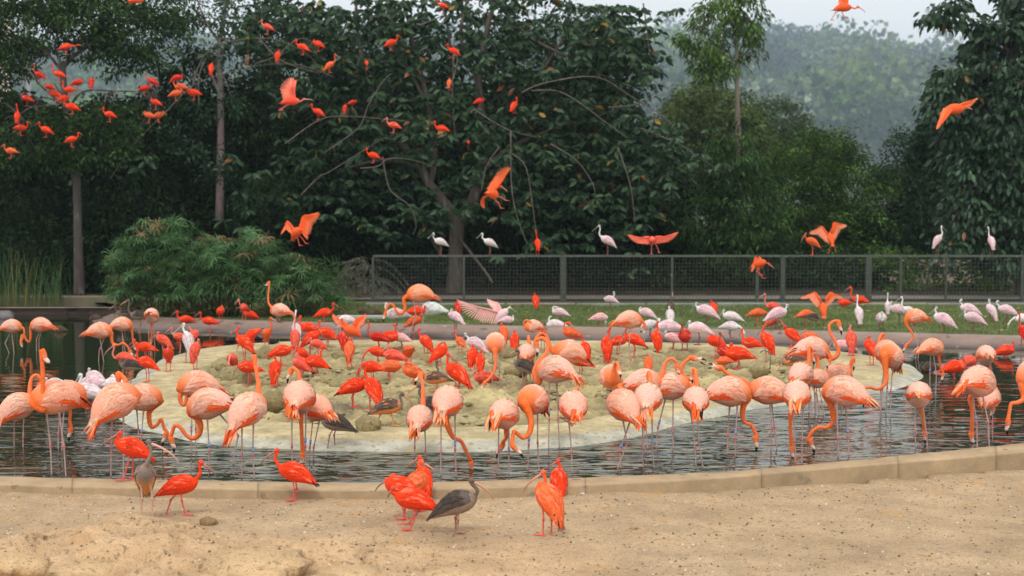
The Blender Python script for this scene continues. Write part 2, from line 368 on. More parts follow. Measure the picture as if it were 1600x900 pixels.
# the little middle patch is inside the first ring
m = MB(); m.add([tuple(V[j]) for j in range(NA)], [tuple(range(NA))], (.3, .26, .14)); o = m.build('island_centre', M_MUD); o['kind'] = 'structure'

def lump_mesh(r, sq, seed, c, org):
    m = MB(org); n1, n2 = 12, 8; vs = []; cs = []
    for i in range(n2 + 1):
        th = math.pi * i / n2
        for j in range(n1):
            ph = 2 * math.pi * j / n1; d = Vector((math.sin(th) * math.cos(ph), math.sin(th) * math.sin(ph), math.cos(th)))
            rr = r * (1 + .34 * noise.noise(d * 1.4 + Vector((seed, 0, 0))) + .16 * noise.noise(d * 4 + Vector((0, seed, 0))))
            vs.append(Vector(org) + Vector((d.x * rr, d.y * rr, d.z * rr * sq + r * sq * .35))); cs.append(c)
    fs = [(i * n1 + j, (i + 1) * n1 + j, (i + 1) * n1 + (j + 1) % n1, i * n1 + (j + 1) % n1) for i in range(n2) for j in range(n1)]
    m.add(vs, fs, cs); return m
CL = [(331, 573, 11, 'tan mud lump at the left lip of the island hollow'), (345, 570, 15, 'rounded tan boulder second from the island hollow lip'), (357, 573, 10, 'small tan boulder beside the rounded boulder at the hollow lip'), (331, 581, 9, 'little ball of mud below the hollow lip'),
      (360, 586, 23, 'largest mud boulder under the ibis feeding by the hollow lip'), (388, 592, 18, 'broad mud boulder behind the bent head of a feeding ibis'), (412, 553, 15, 'flat mud block under the ibis at the back rim of the island'), (421, 566, 9, None), (430, 597, 10, None), (375, 600, 14, None),
      (530, 554, 12, 'olive mud lump behind two ibises at the island back rim'), (522, 567, 10, None), (513, 594, 15, 'dark mud lump left of the ibis with black tail tips'), (535, 598, 20, 'wide dark mud lump beside the ibis with black tail tips'), (497, 593, 10, None), (665, 560, 10, 'yellowish mud lump behind the preening ibis near mid island'),
      (796, 552, 17, 'tall mud boulder beside the flamingo lowering its neck'), (800, 566, 12, None), (801, 578, 15, 'round yellow mud lump right of the grazing flamingo legs'), (785, 597, 15, None), (916, 598, 8, 'small olive stone on open mud right of centre'), (1028, 567, 8, 'small mud stone behind the lone red ibis'),
      (1066, 558, 14, 'dark mud lump under the brown headed ibis'), (1125, 588, 15, 'olive boulder between the quarrelling flamingos'), (1142, 578, 11, None), (1187, 576, 17, 'long mud boulder left of the metal stake'), (1187, 561, 13, None), (1207, 563, 13, 'pale mud boulder behind the metal stake'),
      (590, 608, 14, None), (812, 603, 12, None), (715, 604, 12, None), (575, 662, 22, 'mossy mud mound at the feet of the brown ibis'), (427, 624, 20, 'tussock of mossy mud right of the tall necked flamingo'), (1050, 596, 12, None), (985, 575, 8, None), (700, 590, 9, None), (625, 600, 9, None), (1010, 560, 9, None), (560, 545, 10, None), (890, 556, 9, None),
      (460, 600, 11, None), (405, 578, 9, None), (740, 604, 15, None), (655, 575, 8, None), (1075, 573, 9, None), (1150, 565, 9, None), (940, 565, 8, None), (720, 545, 8, None), (870, 612, 9, None), (905, 622, 8, None)]
CL = [q for q in CL if q[3]]
for i, (u, v, rpx, lb) in enumerate(CL):
    p, kd = ground(u, v + rpx * .4); r = rpx / (FPX / p.y) * .95
    o = lump_mesh(r, rnd.uniform(.7, .95), i * 3.7, lc((.23, .185, .09), (.33, .275, .14), rnd.random()), p - Vector((0, 0, .01))).build('mud_clump', M_CLUMP)
    tag(o, lb or 'small low clod of tan mud lying on the island', 'mud clump', 'mud clumps on the island' if lb else 'small clods of mud on the island')
# loose crumbs and nubs of mud, too many to count
V = []; Fc = []; Cc = []; tries = 0
while tries < 2600:
    tries += 1; a = rnd.uniform(-math.pi, math.pi); f = .78 * math.sqrt(rnd.random()); r = isl_R(a) * f; x, y = IC.x + r * math.cos(a), IC.y + r * math.sin(a)
    if noise.noise((x * .9, y * .9, 31)) < -.05 + .3 * rnd.random(): continue
    z = isl_z(x, y)[0]; s_ = rnd.uniform(.025, .06) * (1.7 if rnd.random() < .1 else 1); b = len(V); c = lc((.20, .165, .08), (.42, .36, .19), rnd.random())
    n1 = 7; ph0 = rnd.random() * 6
    for lv, (rr_, zz) in enumerate(((1, -.2), (.95, .35), (.55, .75))):
        for j in range(n1):
            q = ph0 + 6.283 * j / n1; k = s_ * rr_ * rnd.uniform(.6, 1.35); V.append((x + k * math.cos(q) * 1.25, y + k * math.sin(q), z + s_ * .62 * zz * rnd.uniform(.6, 1.3))); Cc.append(c)
    V.append((x, y, z + s_ * .52)); Cc.append(c)
    for lv in (0, 1):
        for j in range(n1): Fc += [(b + lv * n1 + j, b + lv * n1 + (j + 1) % n1, b + (lv + 1) * n1 + (j + 1) % n1), (b + lv * n1 + j, b + (lv + 1) * n1 + (j + 1) % n1, b + (lv + 1) * n1 + j)]
    for j in range(n1): Fc.append((b + 2 * n1 + j, b + 2 * n1 + (j + 1) % n1, b + 3 * n1))
tag(npmesh('mud_crumbs', np.array(V), np.array(Fc), np.array(Cc), M_CLUMP, None, 'stuff', True), 'crumbly nubs of algae covered mud across the island', 'mud')
for u, v, rpx, c, nm, lb in ((326, 818, 17, (.24, .15, .075), 'stone', 'brown stone lying on the sand right of the walking ibis'), (990, 826, 8, (.3, .22, .14), 'stone', 'small tan stone on the sand right of centre'), (1408, 742, 8, (.5, .46, .4), 'stone', 'whitish stone below the kerb at the right'), (1430, 766, 6, (.45, .36, .28), 'stone', 'pinkish pebble on the sand at the right'), (8, 497, 16, (.16, .15, .15), 'boulder', 'grey boulder in the pond at the left edge'), (1385, 835, 5, (.42, .33, .22), 'stone', 'pale pebble low on the right sand'), (75, 820, 5, (.24, .17, .1), 'stone', 'brown pebble on the sand at the far left'), (1210, 800, 5, (.42, .34, .25), 'stone', 'buff pebble on the sand in front of the right kerb'), (910, 772, 5, (.55, .5, .44), 'stone', 'white chip of stone right of the two ibises by the kerb')):
    p, kd = ground(u, v); r = rpx / (FPX / p.y) * .9
    tag(lump_mesh(r, .6, u, c, p - Vector((0, 0, .01))).build(nm, M_CLUMP), lb, 'stone' if nm == 'stone' else 'boulder')
for u, v, w_, h_, sq, lb in ((115, 884, 62, .2, .34, 'smooth weathered rock half buried at the bottom left'), (30, 872, 40, .14, .4, 'rounded rock at the lower left corner of the sand'), (235, 878, 60, .2, .3, 'broad rock hump below the mound of the grey necked ibis'), (400, 872, 70, .17, .3, 'ridged rock low on the sand left of centre'), (540, 892, 60, .14, .3, 'low rock at the bottom edge left of centre'), (700, 896, 50, .12, .25, 'flat rock at the bottom edge near the middle')):
    p, kd = ground(u, v); r = 1.25 * w_ / (FPX / p.y)
    tag(lump_mesh(r, sq, u * .7, (.47, .325, .18), p - Vector((0, 0, r * sq * 1.02))).build('rock', M_SAND), lb, 'rock')
# grit on the sand
N = 5200; gx = nrg.uniform(-6.3, 6.8, N); gy = 12.2 + 5.2 * nrg.random(N) ** 1.2; V = []; Fc = []; Cc = []
for i in range(N):
    x, y = float(gx[i]), float(gy[i])
    if y > interp(x, [(p.x, p.y) for p in kout_w]) - .03: continue
    z = sand_z(x, y); s = rnd.choice((.004, .005, .007, .010, .015)) * rnd.uniform(.7, 1.3); b = len(V); t = rnd.random()
    c = (.12, .08, .045) if t < .55 else ((.6, .52, .42) if t < .8 else (.33, .22, .12))
    for dx, dy, dz in ((s, 0, 0), (-.5 * s, .9 * s, 0), (-.6 * s, -.8 * s, 0), (0, 0, s * .9)): V.append((x + dx, y + dy, z + dz)); Cc.append(c)
    Fc += [(b, b + 1, b + 3), (b + 1, b + 2, b + 3), (b + 2, b, b + 3)]
tag(npmesh('grit', np.array(V), np.array(Fc), np.array(Cc), M_CLUMP, None, 'stuff'), 'bits of grit, bark and droppings scattered on the sand', 'grit')
# fallen feathers
for u, v, c, lb in ((430, 778, (.85, .25, .12), 'fallen orange feather on the sand left of the standing ibis'), (448, 770, (.8, .78, .74), 'fallen white feather at the foot of the kerb'), (733, 702, (.85, .85, .85), 'white feather lying on the apron below the pale flamingo'), (530, 679, (.85, .85, .85), 'white feather on the island rim by the grey young ibis'), (1500, 642, (.85, .85, .85), 'white feather floating on the pond at the right'), (1392, 612, (.8, .75, .7), 'small pale feather floating off the island tip')):
    p, kd = ground(u, v); m = MB(p); r = 9 / (FPX / p.y)
    m.sweep([p + Vector((-r, 0, .01)), p + Vector((-r * .4, .02, .012)), p + Vector((r * .3, .03, .012)), p + Vector((r, .02, .02))], [(.003, .002), (.016, .003), (.014, .003), (.002, .002)], c, side=(0, 1, 0), n=6)
    tag(m.build('feather', M_PLUM), lb, 'feather')

# back bank of concrete and the lawn
NB = 150
def resamp(tab, n):
    Q = catmull([tuple(t) for t in tab], 6); L = [0]
    for a, b in zip(Q, Q[1:]): L.append(L[-1] + math.dist(a, b))
    return Q, L
m = MB(); vs = []; cs = []; fs = []
QW = catmull([tuple(map(float, t)) for t in BWL], 10); QT = catmull([tuple(map(float, t)) for t in BTOP], 10)
top_line = []
for (a, b), (c, d) in zip(QW, QT):
    p, q = gp(a, b, 0), gp(c, d, LZ); e = Vector((q.x, q.y + .35, LZ + .012))
    jt = .02 * noise.noise((p.x, p.y, 0))
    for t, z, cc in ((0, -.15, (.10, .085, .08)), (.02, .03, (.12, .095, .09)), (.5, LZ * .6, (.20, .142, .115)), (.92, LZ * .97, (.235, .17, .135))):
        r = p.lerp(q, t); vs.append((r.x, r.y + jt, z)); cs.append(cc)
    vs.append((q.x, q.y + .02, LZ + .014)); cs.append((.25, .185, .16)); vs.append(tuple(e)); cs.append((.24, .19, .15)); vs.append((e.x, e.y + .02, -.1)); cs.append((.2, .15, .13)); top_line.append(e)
n = len(QW)
for i in range(n - 1):
    for k in range(6): j = i * 7 + k; fs.append((j, j + 7, j + 8, j + 1))
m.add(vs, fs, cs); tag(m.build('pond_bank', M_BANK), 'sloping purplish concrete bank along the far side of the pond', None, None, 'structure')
m = MB(); lw = [p for p in top_line if p.x > -9.6]; vs = [(p.x, p.y - .06, LZ) for p in lw]; n = len(vs); vs += [(p.x * 1.25, 43.0, LZ) for p in lw]
m.add(vs, [(i, i + 1, n + i + 1, n + i) for i in range(n - 1)], (.095, .13, .045))
tag(m.build('lawn', M_LAWN, smooth=False), 'worn green lawn between pond bank and fence', None, None, 'structure')
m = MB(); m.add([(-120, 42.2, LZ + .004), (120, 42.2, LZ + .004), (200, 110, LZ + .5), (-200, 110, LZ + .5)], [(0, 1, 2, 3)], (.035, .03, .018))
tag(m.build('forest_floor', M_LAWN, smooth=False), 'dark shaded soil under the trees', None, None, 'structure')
N = 85000
tl = sorted([(p.x, p.y) for p in top_line]); tx = np.array([t[0] for t in tl]); ty = np.array([t[1] for t in tl])
gx = nrg.uniform(-6.5, 17.5, N); g0 = np.interp(gx, tx, ty); gy = g0 + .02 + (41.3 - g0) * nrg.random(N)
keep = np.array([noise.noise((x * .7, y * .7, 2)) > -.38 + .2 * rnd.random() for x, y in zip(gx, gy)]); gx, gy = gx[keep], gy[keep]; N = len(gx)
h = nrg.uniform(.02, .075, N); an = nrg.uniform(0, 6.28, N); wd = .006
b0 = np.stack([gx - wd * np.cos(an), gy - wd * np.sin(an), np.full(N, LZ)], 1); b1 = np.stack([gx + wd * np.cos(an), gy + wd * np.sin(an), np.full(N, LZ)], 1)
tp = np.stack([gx + h * .5 * np.sin(an * 3), gy + h * .5 * np.cos(an * 5), LZ + h], 1)
V = np.stack([b0, b1, tp], 1).reshape(-1, 3); t = nrg.random((N, 1)); cc = (1 - t) * np.array([[.07, .115, .03]]) + t * np.array([[.15, .19, .06]]); dead = nrg.random(N) < .1; cc[dead] = (.25, .2, .1)
tag(npmesh('grass', V, np.arange(3 * N).reshape(-1, 3), np.repeat(cc, 3, 0), M_GRASS, None, 'stuff'), 'short patchy grass growing on the lawn', 'grass')
# fallen leaves on the lawn
N = 240; V = []; Fc = []; Cc = []
for i in range(N):
    x = rnd.uniform(-4, 16); y = rnd.uniform(float(np.interp(x, tx, ty)) + .1, 41); s = rnd.uniform(.03, .08); b = len(V); a = rnd.random() * 6.3
    for q, rr in ((0, s), (1.6, s * .45), (3.14, s), (4.7, s * .45)): V.append((x + rr * math.cos(a + q), y + rr * math.sin(a + q), LZ + .04 + .03 * rnd.random())); Cc.append(rnd.choice([(.35, .27, .12), (.28, .17, .08), (.42, .36, .2)]))
    Fc.append((b, b + 1, b + 2, b + 3))
tag(npmesh('fallen_leaves', np.array(V), np.array(Fc), np.array(Cc), M_LEAF, None, 'stuff'), 'dry fallen leaves scattered over the lawn', 'leaves')

# concrete strip at the fence foot; wall at the left
FY = 41.0
def strip(name, x0, x1, y, d, z0, z1, c, lb, cat, seg, gap=.015, m=M_WALL, kind=None):
    e = empty(name, ((x0 + x1) / 2, y, z0), lb, cat)
    n = max(1, round((x1 - x0) / seg)); L = (x1 - x0) / n
    for i in range(n):
        q = MB(e.location); cx = x0 + L * (i + .5); a = .02
        zz = z1 + rnd.uniform(-.008, .008)
        vs = [(cx - L / 2 + gap, y - d / 2, z0), (cx + L / 2 - gap, y - d / 2, z0), (cx + L / 2 - gap, y + d / 2, z0), (cx - L / 2 + gap, y + d / 2, z0),
              (cx - L / 2 + gap, y - d / 2, zz - a), (cx + L / 2 - gap, y - d / 2, zz - a), (cx + L / 2 - gap, y + d / 2, zz - a), (cx - L / 2 + gap, y + d / 2, zz - a),
              (cx - L / 2 + gap + a, y - d / 2 + a, zz), (cx + L / 2 - gap - a, y - d / 2 + a, zz), (cx + L / 2 - gap - a, y + d / 2 - a, zz), (cx - L / 2 + gap + a, y + d / 2 - a, zz)]
        q.add(vs, [(3, 2, 1, 0), (8, 9, 10, 11)] + [(b + i, b + (i + 1) % 4, b + 4 + (i + 1) % 4, b + 4 + i) for b in (0, 4) for i in range(4)], tuple(k * rnd.uniform(.85, 1.1) for k in c))
        q.build('block', m, e, smooth=False)
    return e
strip('edging', -3.9, 18.5, 40.75, .18, LZ, LZ + .06, (.22, .215, .19), 'pale concrete edging strip along the foot of the wire fence', 'edging', 1.9)
strip('low_wall', -14.6, -10.75, 42.0, .45, -.1, .34, (.13, .11, .08), 'low mossy concrete wall behind the reeds at the far pond edge', 'wall', 1.95)
strip('stone_ledge', -10.72, -9.3, 42.25, .3, -.1, .30, (.16, .155, .14), 'grey ledge beside the low wall under the umbrella sedge', 'wall', 1.4)
strip('plank', -4.05, -2.9, 35.2, .28, LZ + .1, LZ + .17, (.27, .26, .22), 'grey board lying at the bank edge behind the wing spreading ibis', 'plank', 1.2)
# path and wall behind the fence
m = MB(); m.add([(-6, 42.6, LZ + .03), (24, 42.6, LZ + .03), (24, 44.4, LZ + .03), (-6, 44.4, LZ + .03)], [(0, 1, 2, 3)], (.13, .12, .10)); tag(m.build('path', M_WALL, smooth=False), 'pale footpath behind the fence', None, None, 'structure')
m = MB((13.6, 50, 0)); m.box((13.6, 50, .5), (8, .25, 1.0), (.34, .27, .22)); tag(m.build('garden_wall', M_WALL, smooth=False), 'pinkish beige wall glimpsed behind the fence at the right', 'wall')

# ---------------------------------------------------------------- fence
fz = at(800, 400, FY).z; fz0 = LZ + .05
fence = empty('wire_fence', (at(1090, 475, FY).x, FY, LZ), 'long green grey wire mesh fence along the back of the lawn', 'fence')
posts = [(583, .06), (725, .06), (880, .15), (1050, .07), (1183, .09), (1223, .12), (1357, .15), (1407, .07), (1478, .05), (1597, .08), (1740, .08)]
px = [at(u, 440, FY).x for u, _ in posts]
for x, (u, wd) in zip(px, posts):
    q = MB(fence.location); q.box((x, FY + .0, (LZ + fz) / 2 - .02), (wd, .07, fz - LZ - .03), (.045, .055, .045)); q.box((x, FY, LZ + .03), (wd + .08, .14, .05), (.2, .2, .18)); q.build('post', M_METAL, fence, smooth=False)
for a, b in zip(px, px[1:]):
    for z, t in ((fz, .06), (fz0, .04)):
        q = MB(fence.location); q.box(((a + b) / 2, FY - .001, z), (b - a - .004, .062, t), (.065, .078, .062)); q.build('rail', M_METAL, fence, smooth=False)
    q = MB(fence.location); n = max(2, round((b - a) / .095)); t = .0075
    for i in range(1, n): x = lerp(a, b, i / n); q.box((x, FY + .012, (fz + fz0) / 2), (t, t, fz - fz0 - .06), (.05, .06, .05))
    nz_ = 13
    for i in range(1, nz_): q.box(((a + b) / 2, FY + .022, lerp(fz0, fz, i / nz_)), (b - a - .06, t, t), (.05, .06, .05))
    o = q.build('wire_mesh', M_METAL, fence, smooth=False); o['kind'] = 'stuff'

# poles in the left background, metal stake on the island
def pole(u, v0, v1, Y, r, c, nm, lb, cat, cap=True):
    a, b = at(u, v0, Y), at(u, v1, Y); m = MB(a)
    m.sweep([a, a.lerp(b, .02), a.lerp(b, .03), b], [r * 1.5, r * 1.5, r, r * .9], c, n=12, sub=1)
    o = m.build(nm, M_METAL if r < .1 else M_WALL); tag(o, lb, cat); return o
pole(4, 430, -60, 60, .34, (.55, .52, .44), 'pillar', 'cream round pillar rising behind the trees at the left edge', 'pillar')
pole(45, 430, -40, 58, .10, (.22, .24, .25), 'pole', 'grey steel pole behind the left tree', 'pole')
pole(38, 430, -40, 57, .055, (.10, .10, .10), 'pole', 'thin dark pole beside the grey pole at the left', 'pole')
pole(246, 430, 210, 60, .07, (.3, .31, .32), 'pole', 'pale pole seen through the gap above the umbrella sedge', 'pole')
pole(1152, 430, 395, 47, .06, (.2, .2, .19), 'pole', 'short grey post behind the fence beneath the slender tree', 'pole')
p, _ = ground(1203, 582); e = empty('metal_stake', p, 'dark metal stake with a bent crossbar standing on the island', 'stake')
m = MB(p); t = at(1204, 551, p.y); m.sweep([p, t], [.011, .009], (.11, .12, .08), n=8, sub=1); m.build('stake_post', M_METAL, e)
m = MB(p); m.sweep([at(1188, 551, p.y), at(1192, 548, p.y), at(1199, 549, p.y - .02), at(1206, 553, p.y)], [.012, .011, .009, .008], (.08, .1, .09), n=8); m.build('crossbar', M_METAL, e)
# ================================================================ VEGETATION
def leaves(centers, dirs, length, width, cols, fold=.25, droop=.15, big=False):
    """centers = leaf bases (N,3); dirs = unit (N,3). returns V,F,C arrays"""
    N = len(centers); d = dirs / np.linalg.norm(dirs, axis=1, keepdims=True)
    rv = nrg.normal(size=(N, 3)); rv[:, 2] *= .5
    sd_ = np.cross(d, rv); sd_ /= np.linalg.norm(sd_, axis=1, keepdims=True) + 1e-9
    nn = np.cross(sd_, d); nn *= np.sign(nn[:, 2:3] + 1e-9)
    L = length[:, None]; W = width[:, None]; dz = np.array([[0, 0, 1.]])
    if not big:
        a = centers; b = centers + d * L * .45 + sd_ * W * .5 + nn * W * fold; t = centers + d * L - dz * L * droop; c = centers + d * L * .45 - sd_ * W * .5 + nn * W * fold
        V = np.stack([a, b, t, c], 1).reshape(-1, 3); F = np.arange(4 * N).reshape(-1, 4)
        return V, F, np.repeat(cols, 4, 0)
    P = []
    for s, wv, dr in ((0, .06, 0), (.3, .42, .03), (.65, .46, .08), (1, .02, .2)):
        mid = centers + d * L * s - dz * L * dr * droop * 5
        P += [mid - sd_ * W * wv + nn * W * wv * fold, mid, mid + sd_ * W * wv + nn * W * wv * fold]
    V = np.stack(P, 1).reshape(-1, 3)
    q = []
    for r in range(3):
        for k in range(2): q.append((r * 3 + k, r * 3 + k + 1, r * 3 + 4 + k, r * 3 + 3 + k))
    F = (np.arange(N)[:, None, None] * 12 + np.array(q)[None]).reshape(-1, 4)
    return V, F, np.repeat(cols, 12, 0)
def leafcols(n, c0, c1, odd=None, podd=0.0):
    t = nrg.random((n, 1)); c = (1 - t) * np.array([c0]) + t * np.array([c1])
    if odd is not None and podd: k = nrg.random(n) < podd; c[k] = odd
    return c
def blob_world(b):
    cx, cy, rx, ry, Y, rd = b; k = FPX / Y; c = at(cx, cy, Y); return np.array(c), np.array([rx / k, rd, ry / k])
def crown_pts(blobs, dens, clump=.42, per=34):
    """leaf bases grouped in clumps spread through the blobs; returns centres, outward dirs, clump centres"""
    P, D, K = [], [], []
    for b in blobs:
        c, r = blob_world(b); vol = r[0] * r[1] + r[0] * r[2] + r[1] * r[2]
        nc = max(3, int(vol * 4.19 * dens * 4.5 / (clump * clump * 6)))
        u = nrg.normal(size=(nc, 3)); u /= np.linalg.norm(u, axis=1, keepdims=True)
        rr = nrg.uniform(.35, 1.0, (nc, 1)) ** .6
        cc = c + u * r * rr; K.append(cc)
        n = per; q = nrg.normal(size=(nc, n, 3)) * clump * .42; q[:, :, 2] *= .6
        pp = cc[:, None, :] + q; P.append(pp.reshape(-1, 3))
        dd = q / (np.linalg.norm(q, axis=2, keepdims=True) + 1e-6) + u[:, None, :] * .5 + nrg.normal(size=(nc, n, 3)) * .5
        D.append(dd.reshape(-1, 3))
    return np.concatenate(P), np.concatenate(D), np.concatenate(K)
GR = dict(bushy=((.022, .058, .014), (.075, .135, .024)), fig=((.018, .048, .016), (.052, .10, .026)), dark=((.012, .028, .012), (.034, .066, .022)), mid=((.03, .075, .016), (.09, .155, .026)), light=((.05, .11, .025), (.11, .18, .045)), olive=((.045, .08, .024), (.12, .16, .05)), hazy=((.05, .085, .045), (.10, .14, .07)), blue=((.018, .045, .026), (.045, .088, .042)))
def tree(name, label, blobs, tones, trunk=None, limbs=(), dens=1.0, leaf=.11, per=34, clump=.42, droop=.5, barkc=(.17, .13, .10), group=None, cat='tree', odd=None, podd=0, twig=.35, m=None, aspect=.45, big=False):
    if trunk: base = at(*trunk[0][:3])
    else: c, r = blob_world(blobs[0]); base = Vector((c[0], c[1], LZ))
    e = empty(name, base, label, cat, group); b0 = np.array(e.location)
    P, D, K = crown_pts(blobs, dens, clump, per); N = len(P)
    D[:, 2] -= droop; ln = leaf * nrg.uniform(.7, 1.3, N)
    cf = np.repeat(nrg.uniform(.5, 1.25, (len(K), 1)) * np.where(nrg.random((len(K), 1)) < .12, 1.9, 1), per, 0)
    V, F, C = leaves(P, D, ln, ln * aspect, leafcols(N, *GR[tones], odd, podd) * cf, big=big)
    npmesh('crown', V - b0, F, C, m or M_LEAF, e)
    if trunk:
        mb = MB(e.location); tp = [at(*t[:3]) for t in trunk]; tr = [t[3] for t in trunk]
        bc = [tuple(k * rnd.uniform(.85, 1.1) for k in barkc) for _ in tp]
        mb.sweep(tp, tr, bc, n=12, sub=5)
        for l in limbs: mb.sweep([at(*t[:3]) for t in l], [t[3] for t in l], barkc, n=8, sub=4)
        ends = [Vector(tp[-1])] + [at(*l[-1][:3]) for l in limbs] + [at(*l[len(l) // 2][:3]) for l in limbs] + [tp[len(tp) // 2]] + tp[len(tp) * 2 // 3:]
        idx = nrg.permutation(len(K))[:int(len(K) * twig)][:160]
        for i in idx:
            k = Vector(K[i]); s = min(ends, key=lambda q: (q - k).length)
            if (k - s).length > 2.0 or k.y < s.y - .45: continue
            md = s.lerp(k, .5) + Vector((rnd.uniform(-.2, .2), rnd.uniform(-.2, .2), rnd.uniform(0, .25)))
            mb.sweep([s, md, k], [.03, .018, .006], tuple(c * .8 for c in barkc), n=5, sub=3)
        mb.build('trunk', M_BARK, e)
    return e, K

# far hills and their woods
def hill_z(x, y):
    x /= 9; y /= 9; t = min(max((y - 60) / 205, 0), 1); t = t * t * (3 - 2 * t)
    ridge = 19 + 3.5 * noise.noise((x * .02, 1.3, 0)) + 2.2 * noise.noise((x * .06, 5, 0)) - 6.5 * math.exp(-((x - 74) / 26) ** 2) + 2 * math.exp(-((x - 42) / 12) ** 2) + 2.5 * math.exp(-((x - 58) / 8) ** 2)
    return LZ + .3 + 9 * (t * ridge + 3 * t * noise.noise((x * .03, y * .03, 4)))
xs = list(np.linspace(-1560, 1680, 90)); ys = list(np.linspace(110, 2970, 70))
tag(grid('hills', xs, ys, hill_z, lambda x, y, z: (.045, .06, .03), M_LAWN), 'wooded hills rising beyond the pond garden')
hb = []; V = []; Fx = []; Cx = []; off = 0; HK = 1500
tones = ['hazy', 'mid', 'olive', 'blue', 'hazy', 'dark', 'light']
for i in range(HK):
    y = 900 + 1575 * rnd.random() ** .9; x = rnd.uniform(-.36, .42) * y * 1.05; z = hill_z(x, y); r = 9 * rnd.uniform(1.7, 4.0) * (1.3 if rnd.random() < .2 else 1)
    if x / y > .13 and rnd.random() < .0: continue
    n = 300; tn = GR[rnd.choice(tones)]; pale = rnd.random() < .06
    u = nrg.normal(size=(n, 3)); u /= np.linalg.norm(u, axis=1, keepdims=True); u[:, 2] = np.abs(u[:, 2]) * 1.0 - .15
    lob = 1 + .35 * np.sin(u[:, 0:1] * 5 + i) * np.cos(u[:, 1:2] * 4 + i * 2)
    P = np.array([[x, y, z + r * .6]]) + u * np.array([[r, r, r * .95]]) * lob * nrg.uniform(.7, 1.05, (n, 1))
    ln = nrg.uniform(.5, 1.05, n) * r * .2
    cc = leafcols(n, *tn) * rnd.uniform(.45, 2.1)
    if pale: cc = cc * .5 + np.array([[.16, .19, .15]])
    v, f, c = leaves(P, u + nrg.normal(size=(n, 3)) * .6, ln, ln * .75, cc)
    V.append(v); Fx.append(f + off); Cx.append(c); off += len(v)
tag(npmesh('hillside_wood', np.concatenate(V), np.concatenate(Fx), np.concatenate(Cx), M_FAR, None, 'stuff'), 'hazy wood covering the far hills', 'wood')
# skyline trees that stand out
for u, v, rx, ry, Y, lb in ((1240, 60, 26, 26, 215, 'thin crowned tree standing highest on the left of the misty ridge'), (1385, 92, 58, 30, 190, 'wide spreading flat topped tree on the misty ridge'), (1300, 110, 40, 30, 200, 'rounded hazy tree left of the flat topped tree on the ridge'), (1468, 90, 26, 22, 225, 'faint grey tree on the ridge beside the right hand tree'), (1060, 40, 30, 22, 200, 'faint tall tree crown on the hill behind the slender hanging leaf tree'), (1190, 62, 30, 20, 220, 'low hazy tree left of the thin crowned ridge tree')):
    Y *= 9; k = FPX / Y
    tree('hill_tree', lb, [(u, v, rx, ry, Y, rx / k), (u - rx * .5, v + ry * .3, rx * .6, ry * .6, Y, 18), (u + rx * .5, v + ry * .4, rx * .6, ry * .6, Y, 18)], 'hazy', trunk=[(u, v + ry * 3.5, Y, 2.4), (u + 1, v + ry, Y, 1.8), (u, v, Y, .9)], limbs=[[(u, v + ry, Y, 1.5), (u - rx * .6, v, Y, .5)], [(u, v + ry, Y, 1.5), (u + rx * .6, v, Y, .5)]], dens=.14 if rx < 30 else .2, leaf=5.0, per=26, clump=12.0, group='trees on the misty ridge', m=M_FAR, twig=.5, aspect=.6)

# middle distance trees and bushes at the right
tree('broad_tree', 'yellow green round crowned tree behind the slender trunk', [(1110, 200, 85, 70, 66, 2.6), (1085, 170, 45, 40, 64, 1.6), (1150, 215, 60, 60, 66, 2), (1120, 280, 95, 60, 66, 2)], 'olive', trunk=[(1115, 440, 66, .3), (1112, 240, 66, .2)], dens=.85, leaf=.17, group='trees behind the fence')
tree('broad_tree', 'grey green tree with loose top right of the slender trunk', [(1215, 190, 48, 42, 76, 2), (1200, 235, 60, 50, 76, 2), (1250, 230, 50, 45, 78, 2)], 'hazy', trunk=[(1212, 430, 76, .3), (1215, 220, 76, .15)], limbs=[[(1213, 260, 76, .14), (1240, 190, 76, .05)], [(1213, 270, 76, .14), (1190, 190, 76, .05)]], dens=.62, leaf=.18, group='trees behind the fence')
tree('dense_bush', 'large rounded dark green bush with bright top right of centre', [(1270, 262, 82, 62, 54, 1.8), (1295, 240, 50, 42, 54, 1.4), (1240, 300, 70, 70, 53, 1.7), (1320, 300, 75, 65, 54, 1.7), (1280, 370, 120, 60, 53, 1.6)], 'bushy', dens=.95, leaf=.13, group='bushes behind the fence', cat='bush')
tree('dense_bush', 'narrow dark bush with pointed top beside the right hand tree', [(1420, 270, 52, 70, 56, 1.5), (1457, 205, 14, 30, 56, .4), (1400, 330, 60, 80, 55, 1.5), (1440, 330, 60, 80, 55, 1.5)], 'dark', dens=.95, leaf=.13, group='bushes behind the fence', cat='bush')
tree('hanging_leaf_bush', 'bush of narrow hanging leaves left of the rounded bush', [(1160, 300, 62, 62, 47.5, 1.2), (1110, 350, 70, 50, 47, 1.2), (1190, 370, 50, 50, 47, 1.1), (1130, 270, 40, 40, 47, .9), (1150, 240, 50, 52, 46.3, .5), (1160, 320, 50, 60, 46.3, .5), (1150, 385, 60, 36, 46.3, .5)], 'fig', dens=.9, leaf=.17, aspect=.3, droop=1.3, group='bushes behind the fence', cat='bush')
